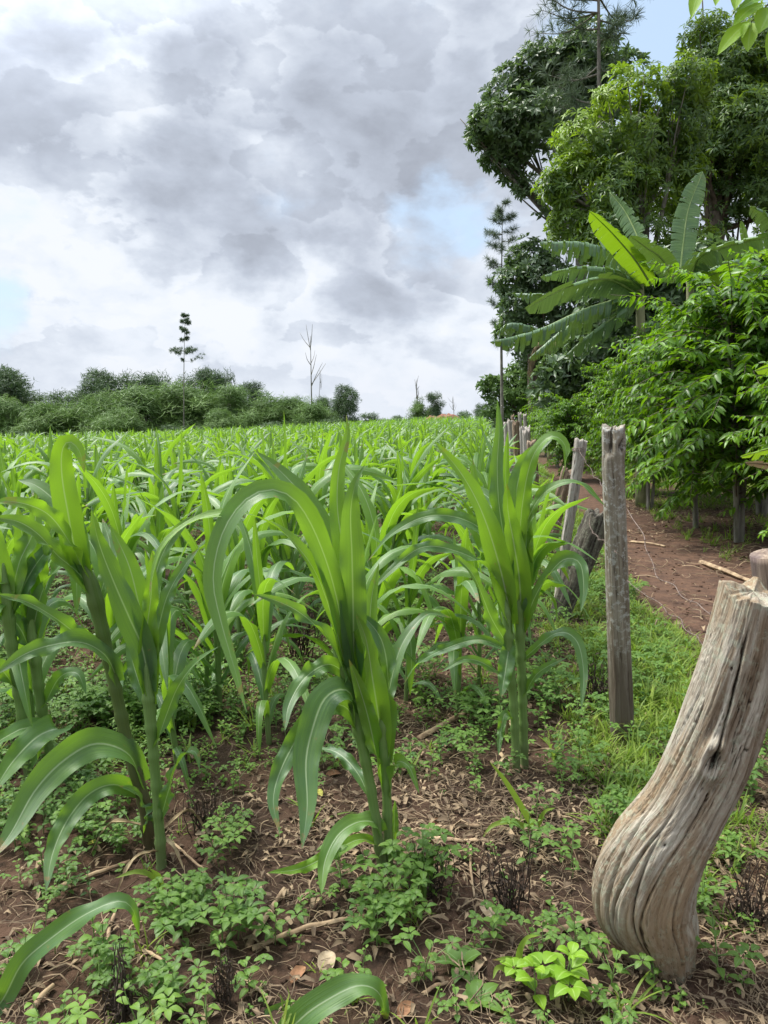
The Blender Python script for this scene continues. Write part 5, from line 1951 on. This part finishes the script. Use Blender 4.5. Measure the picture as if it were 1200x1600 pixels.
def veg_density(x, y):
    """how thickly weeds cover the soil of the field"""
    P = np.stack([x, y, 0 * x], -1)
    n = .5 + .5 * fbm(P * 1.1, 3, 41)
    f = fence_x(y)
    infield = smooth(.1, -.5, x - f)
    front = smooth(2.7, 4.3, y + .40 * np.clip(-x, 0, 1.6))
    return np.clip(infield * (.05 + .95 * front) * (.22 + 1.0 * n) * np.where(x > f - 1.1, .55, 1), 0, 1)


def sample(n, y0, y1, xl, xr, rg):
    """points denser near the camera, uniform in the picture rather than on the ground"""
    u = rg.random(n)
    y = y0 * (y1 / y0) ** u
    x = xl(y) + (xr(y) - xl(y)) * rg.random(n)
    return x, y


# clear of the field rows' own stalks and the stump
def ground_cover():
    rg = np.random.default_rng(5)
    g = G()
    x, y = sample(15000, 1.45, 16, lambda y: -.60 * y - .6, lambda y: fence_x(y) + .25, rg)
    k = rg.random(len(x)) < veg_density(x, y)
    x, y = x[k], y[k]
    n = len(x)
    typ = fbm(np.stack([x, y, 0 * x], -1) * 1.6, 2, 61) + rg.normal(0, .3, n)
    protos = [p.cat() for p in SEED + SMALL]
    pick = np.where(typ > .1, rg.integers(0, 8, n), rg.integers(8, 13, n))
    s = rg.uniform(.65, 1.2, n) * np.where(y > 3.4, 1.1, .8)
    M = rotz(rg.uniform(0, 6.28, n)) * s[:, None, None]
    L = np.c_[x, y, terrain(x, y) + .008]
    scatter(g, protos, pick, M, L, np.clip(rg.normal(.5, .2, n) + .3 * vnoise(L * 1.3, 9), 0, 1), .9)
    tag(g.build("weeds", W_MATS), "low green broad-leaved weeds covering the soil between the maize rows", kind='stuff')

    # grass: thick and bright between fence and path, thin in the field
    g = G()
    x, y = sample(24000, 1.5, 34, lambda y: fence_x(y) - .35, lambda y: path_left(y) + .35, rg)
    P = np.stack([x, y, 0 * x], -1)
    e = x - (path_left(y) + .18 * fbm(P * 1.3, 3, 11))
    dens = smooth(.10, -.12, e) * smooth(1.9, 3.3, y) * np.clip(.05 + 1.3 * (.25 + .55 * fbm(P * 1.9, 3, 43)), .04, 1) * smooth(-.35, .1, x - fence_x(y))
    k = rg.random(len(x)) < dens
    x1, y1 = x[k], y[k]
    x, y = sample(3200, 1.5, 12, lambda y: -.6 * y - .6, lambda y: fence_x(y), rg)
    k = rg.random(len(x)) < .35 * veg_density(x, y) + .03
    x2, y2 = x[k], y[k]
    # verge on the far side of the path and under the coffee bushes
    x, y = sample(6000, 8.0, 34, lambda y: path_left(y) + 1.2, lambda y: path_left(y) + 6, rg)
    P = np.stack([x, y, 0 * x], -1)
    k = rg.random(len(x)) < (.75 * smooth(11.0, 12.5, y) + .22) * (.4 + .8 * (.5 + .5 * fbm(P, 2, 47)))
    x3, y3 = x[k], y[k]
    x, y = np.r_[x1, x2, x3], np.r_[y1, y2, y3]
    n = len(x)
    tall = rg.random(n) < .35
    pick = np.where(tall, rg.integers(4, 8, n), rg.integers(0, 4, n))
    M = rotz(rg.uniform(0, 6.28, n)) * (rg.uniform(.6, 1.2, n) * np.where(y > 9, 1.3, .95))[:, None, None]
    L = np.c_[x, y, terrain(x, y)]
    scatter(g, [p.cat() for p in GR + GRT], pick, M, L, np.clip(rg.normal(.5, .2, n) + .35 * vnoise(L * 1.1, 19), 0, 1), .9)
    tag(g.build("grass", M_GRASS), "bright green grass growing along the fence and the footpath", kind='stuff')
    # broad-leaved weeds among that grass
    g = G()
    x, y = sample(3000, 1.6, 26, lambda y: fence_x(y) - .1, lambda y: path_left(y) + .1, rg)
    P = np.stack([x, y, 0 * x], -1)
    k = rg.random(len(x)) < (.10 + .6 * smooth(2.4, 4, y)) * smooth(.05, -.2, x - path_left(y)) * (.12 + .8 * (.5 + .5 * fbm(P * 2.1, 2, 53)))
    x, y = x[k], y[k]
    n = len(x)
    M = rotz(rg.uniform(0, 6.28, n)) * rg.uniform(.7, 1.25, n)[:, None, None]
    scatter(g, protos, rg.integers(0, 13, n), M, np.c_[x, y, terrain(x, y)], np.clip(rg.normal(.6, .15, n), 0, 1), .8)
    tag(g.build("verge_weeds", W_MATS), "weeds mixed with the grass along the fence", kind='stuff')


ground_cover()


def litter():
    rg = np.random.default_rng(15)
    g = G()
    x1, y1 = sample(52000, 1.35, 9.5, lambda y: -.6 * y - .5, lambda y: path_left(y) + .0, rg)
    P = np.stack([x1, y1, 0 * x1], -1)
    nn = .5 + .5 * fbm(P * 1.5, 3, 33)
    right = smooth(-.9, .35, x1)
    k = rg.random(len(x1)) < np.clip((.26 + .74 * right) * (.30 + 1.1 * nn), 0, 1) * smooth(9.5, 5.0, y1) + .04
    x1, y1 = x1[k], y1[k]
    x2, y2 = sample(12000, 4.2, 14, lambda y: path_left(y) - .1, lambda y: path_left(y) + 4.2, rg)
    P = np.stack([x2, y2, 0 * x2], -1)
    k = rg.random(len(x2)) < np.clip(.9 * smooth(-.1, .5, fbm(P * .9, 2, 37)) + .2, 0, 1) * (.22 + .78 * smooth(.5, 1.6, x2 - path_left(y2)))
    x2, y2 = x2[k], y2[k]
    x, y = np.r_[x1, x2], np.r_[y1, y2]
    n = len(x)
    protos = []
    for i in range(10):
        q = G()
        L = rg.uniform(.03, .16)
        c = spline([[-L / 2, 0, .004], [0, rg.normal(0, .012), rg.uniform(.006, .02)], [L / 2, rg.normal(0, .02), .003]], 5)
        V, F, U, Wc = tube(c, rg.uniform(.0007, .0019), 3, False)
        q.add(V, F, U, .5)
        protos.append(q.cat())
    for i in range(4):      # crumpled bits of leaf and husk
        q = G()
        L = rg.uniform(.02, .05)
        P = np.array([[0, 0, .004], [L * .5, .004, .012], [L, 0, .004]])
        V, F, U = blade(P, np.broadcast_to([0, .2, 1.0], P.shape), L * .22, 3, .7, .2, .003, 3, i)
        q.add(V, F, U, .35)
        protos.append(q.cat())
    M = np.matmul(rotz(rg.uniform(0, 6.28, n)), frames(np.c_[rg.normal(0, .16, n), rg.normal(0, .16, n), np.ones(n)], np.zeros(n)))
    M = M * (rg.uniform(.6, 1.3, n) * np.where(np.arange(n) >= len(x1), 2.0, 1.0))[:, None, None]
    scatter(g, protos, rg.integers(0, 14, n), M, np.c_[x, y, terrain(x, y) + .009 + .012 * rg.random(n)], rg.random(n) ** np.where(np.arange(n) >= len(x1), 1.0, 2.0), 0.0)
    tag(g.build("straw_litter", M_STRAW), "dry straw, stalk bits and husks strewn over the soil", kind='stuff')
    # loose crumbs of soil
    g = G()
    x, y = sample(9000, 1.35, 11, lambda y: -.6 * y - .5, lambda y: path_left(y) + 3.5, rg)
    n = len(x)
    protos = []
    for i in range(4):
        u, v = np.meshgrid(np.linspace(-1.5, 1.5, 6), np.linspace(0, 2 * np.pi, 8), indexing='ij')
        q = np.stack([np.cos(u) * np.cos(v), np.cos(u) * np.sin(v), np.sin(u) * .75], -1)
        q = q * (1 + .35 * fbm(q * 1.3 + i * 5, 2, i))[..., None]
        h = G()
        h.add(q * .01, gridf(6, 8), None, 0)
        protos.append(h.cat())
    M = rotz(rg.uniform(0, 6.28, n)) * (rg.uniform(.25, 1.0, n) ** 2 * np.where(x > path_left(y), 1.9, 1.7))[:, None, None]
    scatter(g, protos, rg.integers(0, 4, n), M, np.c_[x, y, terrain(x, y) + .006], smooth(-.1, .15, x - path_left(y)))
    tag(g.build("soil_crumbs", M_SOIL), "loose crumbs and clods of brown soil", kind='stuff')


litter()

# ------------------------------------------------------------------ single sticks, fallen leaves, weeds one can point at
def stick(label, a, b, w, lift=.012, bend=.0):
    A, B = on_ground(*a), on_ground(*b)
    A[2] += lift
    B[2] += lift + .008
    m = (A + B) / 2 + rng.normal(0, .02, 3) * [1, 1, .3] * np.linalg.norm(B - A) + [0, 0, .006 + bend]
    P = spline([A, m, B], 22)
    P += .0025 * fbm(P * 30, 2, 3)[:, None]
    t = np.linspace(0, 1, 22)
    R = w / FPX * np.linalg.norm(m - CAMP) * (1 - .35 * t) * (1 + .12 * np.exp(-((t * 5 % 1 - .5) / .08) ** 2))
    V, F, U, Wc = tube(P, R, 7)
    g = G()
    g.add(V, F, U, .5)
    o = g.build("stick", M_STICK, loc=tuple(A))
    tag(o, label, "stick", "dry sticks and stalks lying on the soil")


for lb, a, b, w in (
    ("long dry stalk lying behind the bottom left maize leaf", (60, 1404), (203, 1354), 3.5),
    ("short dry stalk pointing down, left of the weed clump at lower left", (163, 1502), (180, 1436), 3),
    ("thick pale stick leaning right of the lower-left weed clump", (388, 1484), (444, 1398), 4.5),
    ("long grey stick lying right of the leaning pale stick", (395, 1487), (585, 1440), 4.5),
    ("thin dark twig below the lower-left weed clump", (220, 1490), (272, 1524), 2.5),
    ("thin stalk slanting down left of the fallen brown leaf", (370, 1526), (426, 1576), 3),
    ("fine curved straw stalk right of the green-stemmed maize foot", (270, 1320), (322, 1372), 2),
    ("brown stick slanting up between the centre maize and the fence pair", (654, 1158), (776, 1092), 4.5),
    ("pale stick lying right of the centre maize foot", (622, 1306), (752, 1298), 4),
    ("short brown stick under the pale one by the centre maize foot", (640, 1316), (748, 1322), 3.5),
    ("pale broken stick pointing at the thick stump's foot", (862, 1464), (925, 1446), 4.5),
    ("long bent straw leaning at the foot of the thick stump", (955, 1460), (1030, 1545), 2.2),
    ("thin upright-looking straw right of the centre maize", (735, 1328), (741, 1412), 2.2),
    ("short stick in the bottom left corner", (50, 1588), (85, 1548), 4),
    ("pale curved stalk by the bottom edge right of the fallen leaf", (660, 1560), (700, 1545), 3),
    ("stalk lying across the soil right of the thick stump", (1100, 1300), (1185, 1345), 3),
    ("dry stalk between the forked post's foot and the stump", (905, 1235), (985, 1180), 2.5),
    ("pale cut stem lying in the straw beyond the path", (1095, 880), (1180, 915), 4),
    ("thin stick across the path's dark soil", (985, 848), (1040, 856), 2)):
    stick(lb, a, b, w)


def fallen(label, px, py, L, col, az):
    p = on_ground(px, py)
    l = L / FPX * np.linalg.norm(p - CAMP)
    t = np.linspace(-.5, .5, 9)
    P = np.stack([t * l * math.cos(az), t * l * math.sin(az), .012 + .10 * l * np.cos(t * 3)], -1)
    V, F, U = blade(P, np.broadcast_to([0, -.35, 1.0], P.shape), l * .27, 7, .6, .15, .004, 2, px, (OV_T, OV_W))
    g = G()
    g.add(V, F, U, .5)
    o = g.build("fallen_leaf", col)
    o.location = [float(q) for q in p]
    tag(o, label, "fallen leaf", "fallen dry leaves")


M_FALLPALE = plain_mat("pale_husk", (0.20, 0.15, 0.09), (0.42, 0.34, 0.23), 30, .85, .3, .003)
M_FALLYEL = plain_mat("yellow_leaf", (0.42, 0.40, 0.06), (0.55, 0.52, 0.14), 20, .7, .2, .002)
for lb, px, py, L, mt, az in (
    ("orange-brown curled leaf on the soil near the bottom edge, left of the pale husk", 466, 1530, 34, M_FALLEN, 1.1),
    ("pale crumpled husk standing on the soil near the bottom edge", 511, 1512, 48, M_FALLPALE, 1.5),
    ("brown fallen leaf left of the centre maize foot", 521, 1215, 24, M_FALLEN, .3),
    ("yellow fallen leaf left of the centre maize stalks", 498, 1244, 20, M_FALLYEL, 2.2),
    ("orange fallen leaf behind the pale stick", 682, 1292, 24, M_FALLEN, .4),
    ("brown leaf at the bottom edge right of the curling maize leaf", 634, 1586, 34, M_FALLEN, .9),
    ("brown leaf in the straw right of the thick stump", 1146, 1390, 26, M_FALLEN, 2.5),
    ("pale fallen leaf at the foot of the forked post", 912, 1152, 24, M_FALLPALE, .2),
    ("small tan leaf near the left pair of front maize stalks", 320, 1308, 26, M_FALLPALE, .1),
    ("pale husk lying at the foot of the dead stalks", 762, 1432, 40, M_FALLPALE, 2.0),
    ("yellow leaf lying low at the bottom left weeds", 146, 1322, 14, M_FALLYEL, .6)):
    fallen(lb, px, py, L, mt, az)


def weed(proto, label, px, py, s, mats=None, cat="weed", name="weed", group=None, pxh=None):
    p = on_ground(px, py)
    root = empty(name, p + [0, 0, .006], label, cat, group)
    V, F, U, R, Mt, W = proto.cat()
    for nm, mi, mt in (("leaves", 0, (mats or W_MATS)[0]), ("stem", 1, M_STALK)):
        k = Mt == mi
        if k.any():
            g = G()
            g.add(V, F[k], U, R)
            o = g.build(nm, mt, root)
    root.scale = (s, s, s)
    root.rotation_euler = (0, 0, rng.uniform(0, 6.28))
    return root


def clump(rg, n, rad, protos, smin=.7, smax=1.3, hb=.0):
    g = G()
    for i in range(n):
        a, r = rg.uniform(0, 6.28), rad * 1.35 * math.sqrt(rg.random())
        V, F, U, R, Mt, W = protos[int(rg.integers(0, len(protos)))].cat()
        k = rg.uniform(smin, smax)
        m = rotz(np.array(rg.uniform(0, 6.28)))
        g.add(V @ m.T * k + [r * math.cos(a), r * math.sin(a), hb * (1 - r / rad)], F, U, np.clip(R + rg.normal(0, .08), 0, 1), Mt)
    return g


_c = np.random.default_rng(77)
BIG = [seedling(_c, .20, 6, .066, .019, 4), seedling(_c, .24, 7, .058, .018, 5), seedling(_c, .17, 5, .062, .016, 4)]
WG = "weeds near the camera"
for pr, lb, px, py, s, mt in (
    (clump(_c, 5, .07, BIG, .7, 1.0), "dark green bushy weed clump on bare soil at lower left", 332, 1462, 1.0, None),
    (clump(_c, 4, .08, BIG, .5, .8), "weed clump at the left of the bushy one, half its size", 262, 1452, .8, None),
    (clump(_c, 7, .10, BIG, .7, 1.0), "tall round-leaved weed clump right of the centre maize foot", 628, 1400, .95, None),
    (clump(_c, 5, .09, BIG, .6, .9), "leafy weed clump in front of the centre maize foot", 600, 1455, .95, None),
    (BIG[0], "single broad-leaved weed under the centre maize's low leaf", 535, 1400, .8, None),
    (BIG[2], "weed with four leaves by the long grey stick", 430, 1480, .75, None),
    (clump(_c, 3, .05, BIG, .5, .7), "drooping weed left of the centre near the bottom edge", 155, 1560, .9, None),
    (clump(_c, 4, .07, BIG, .5, .8), "weed clump at the bottom edge, left of the centre", 228, 1590, .9, None),
    (clump(_c, 3, .05, SEED, .8, 1.2), "small weed clump in front of the dead stalks at lower left", 165, 1510, .9, None),
    (ROS[1], "light green toothed weed standing near the bottom edge right of centre", 722, 1515, 1.15, None),
    (ROS[2], "spreading light weed below the toothed one at the bottom edge", 745, 1572, 1.0, None),
    (clump(_c, 3, .06, [seedling(_c, .13, 3, .075, .025, 1)], .8, 1.1), "bright yellow-green weed at the bottom edge left of the stump's foot", 855, 1585, 1.0, [M_LIME, M_STALK]),
    (SEED[2], "small dark-leaved weed left of the thick stump's foot", 912, 1505, .8, None),
    (SEED[4], "small pale weed at the thick stump's foot", 953, 1552, .9, None),
    (clump(_c, 5, .03, SMALL, .7, 1.1), "fern-like weed in front of the thick stump's foot", 1045, 1568, 1.0, None),
    (clump(_c, 4, .06, BIG, .6, .85), "fresh green weed clump left of the thick stump's bulge", 968, 1290, .9, None),
    (clump(_c, 4, .07, SEED, .8, 1.2), "weed clump between the fence-side maize and the stump", 895, 1225, 1.0, None),
    (clump(_c, 5, .09, SEED, .8, 1.2), "mixed weed clump with grassy shoots right of centre", 850, 1340, 1.0, None),
    (clump(_c, 4, .06, BIG, .5, .8), "weed clump above the bushy one at lower left", 305, 1425, .8, None),
    (BIG[1], "weed with yellowing lower leaf near the left front stalks", 130, 1325, .7, None),
    (clump(_c, 4, .08, BIG, .5, .7), "weed clump at the foot of the low left maize leaves", 185, 1330, .8, None),
    (clump(_c, 4, .07, SEED, .8, 1.1), "weed patch right of the green-stemmed maize foot", 362, 1340, .9, None),
    (BIG[0], "weed at the left picture edge beside the corner maize leaf", 22, 1550, .6, None),
    (clump(_c, 3, .06, BIG, .5, .7), "weed beside the long stalk at lower left", 82, 1415, .8, None),
    (clump(_c, 3, .05, BIG, .5, .8), "weed with a white-green head right of the centre maize stalks", 617, 1215, .9, None),
    (BIG[1], "single weed under the fence-side maize pair", 745, 1205, .75, None),
    (BIG[2], "weed right of the fence-side maize pair's foot", 870, 1110, .8, None),
    (clump(_c, 4, .07, SEED, .8, 1.2), "weed clump in the straw right of the thick stump", 1150, 1240, 1.0, None),
    (clump(_c, 4, .06, SEED, .8, 1.1), "weed clump at the right edge beside the stump", 1190, 1180, 1.0, None),
    (clump(_c, 3, .06, BIG, .5, .7), "blue-green weed right of the forked post", 1010, 1085, .9, None)):
    weed(pr, lb, px, py, s, mt, group=WG)
# small seedlings, each its own plant
for i in range(90):
    while True:
        x, y = sample(1, 1.5, 3.9, lambda y: -.56 * y, lambda y: .56 * y + 0 * y, rng)
        if rng.random() < .35 + .4 * float(veg_density(x, y)[0]):
            break
    k = int(rng.integers(0, 13))
    V, F, U, R, Mt, W = (SEED + SMALL)[k].cat()
    key = "wm%d" % k
    if key not in mm:
        g = G()
        g.add(V, F, U, R, Mt)
        mm[key] = g.mesh("weed", W_MATS)
    o = bpy.data.objects.new("weed", mm[key])
    sc.collection.objects.link(o)
    o.location = (float(x[0]), float(y[0]), gz(x[0], y[0]) + .008)
    s_ = rng.uniform(.45, .9)
    o.scale = (s_, s_, s_)
    o.rotation_euler = (0, 0, rng.uniform(0, 6.28))
    tag(o, "small green weed seedling on the brown soil and straw in the foreground", "weed", "weed seedlings scattered over the foreground soil")

for lb, px, py, s in (("blackened bundle of dead weed stalks right of the centre maize", 795, 1425, 1.0), ("dead dark stalks left of the blackened bundle", 672, 1405, .8),
                      ("tall dead brown stalks behind the forked post's foot", 930, 1100, 1.25), ("dead dark weed stalks between the front maize plants", 318, 1300, .8),
                      ("dead stalks at the bottom edge, lower left", 190, 1600, .9), ("dead stalks below the bushy weed clump", 350, 1570, .6),
                      ("grey dead stalks at the right edge beyond the stump's foot", 1165, 1450, .9), ("short black dead stalks behind the left front weeds", 470, 1030, 1.5)):
    p = on_ground(px, py)
    g = G()
    V, F, U, R, Mt, W = DEAD[px % 3].cat()
    g.add(V, F, U, R)
    o = g.build("dead_weed", M_DEAD)
    o.location = [float(q) for q in p]
    o.scale = (s, s, s)
    o.rotation_euler = (0, 0, px)
    tag(o, lb, "dead weed", "clumps of dead weed stalks")

# single grass plants with long blades
for lb, px, py, pts in (
    ("coarse grass plant with one long arching blade right of the centre", 838, 1300,
     [([(836, 1300), (815, 1262), (790, 1222), (765, 1190)], 9), ([(838, 1300), (800, 1285), (770, 1290), (752, 1312)], 8), ([(838, 1300), (825, 1320), (822, 1360)], 9), ([(838, 1300), (850, 1270), (868, 1262)], 6)]),
    ("thin grass plant with arching blades beside the green-stemmed maize foot", 252, 1395,
     [([(252, 1395), (240, 1372), (215, 1362), (180, 1372)], 8), ([(252, 1395), (248, 1372), (235, 1358)], 9), ([(252, 1398), (256, 1430)], 6)]),
    ("grass shoot with a curled tip near the bottom, left of the stump", 812, 1530, [([(812, 1530), (812, 1490), (824, 1466), (842, 1462)], 9), ([(812, 1530), (780, 1512), (770, 1530)], 9), ([(812, 1530), (800, 1500), (770, 1500)], 7)])):
    b = on_ground(px, py)
    root = empty("grass_plant", b, lb, "grass plant")
    for pt, w in pts:
        Q = np.array([at(a, c, b[1] - .03 * j) for j, (a, c) in enumerate(pt)]) - b
        C = spline(Q, 16)
        N = np.broadcast_to(unit(unit(CAMP - b) + [0, 0, .5]), C.shape)
        V, F, U = blade(C, N, w / 2 / FPX * np.linalg.norm(b - CAMP), 3, .3, .2, .002, 3, px)
        G().add(V, F, U, .6).build("blade", M_GRASS, root)
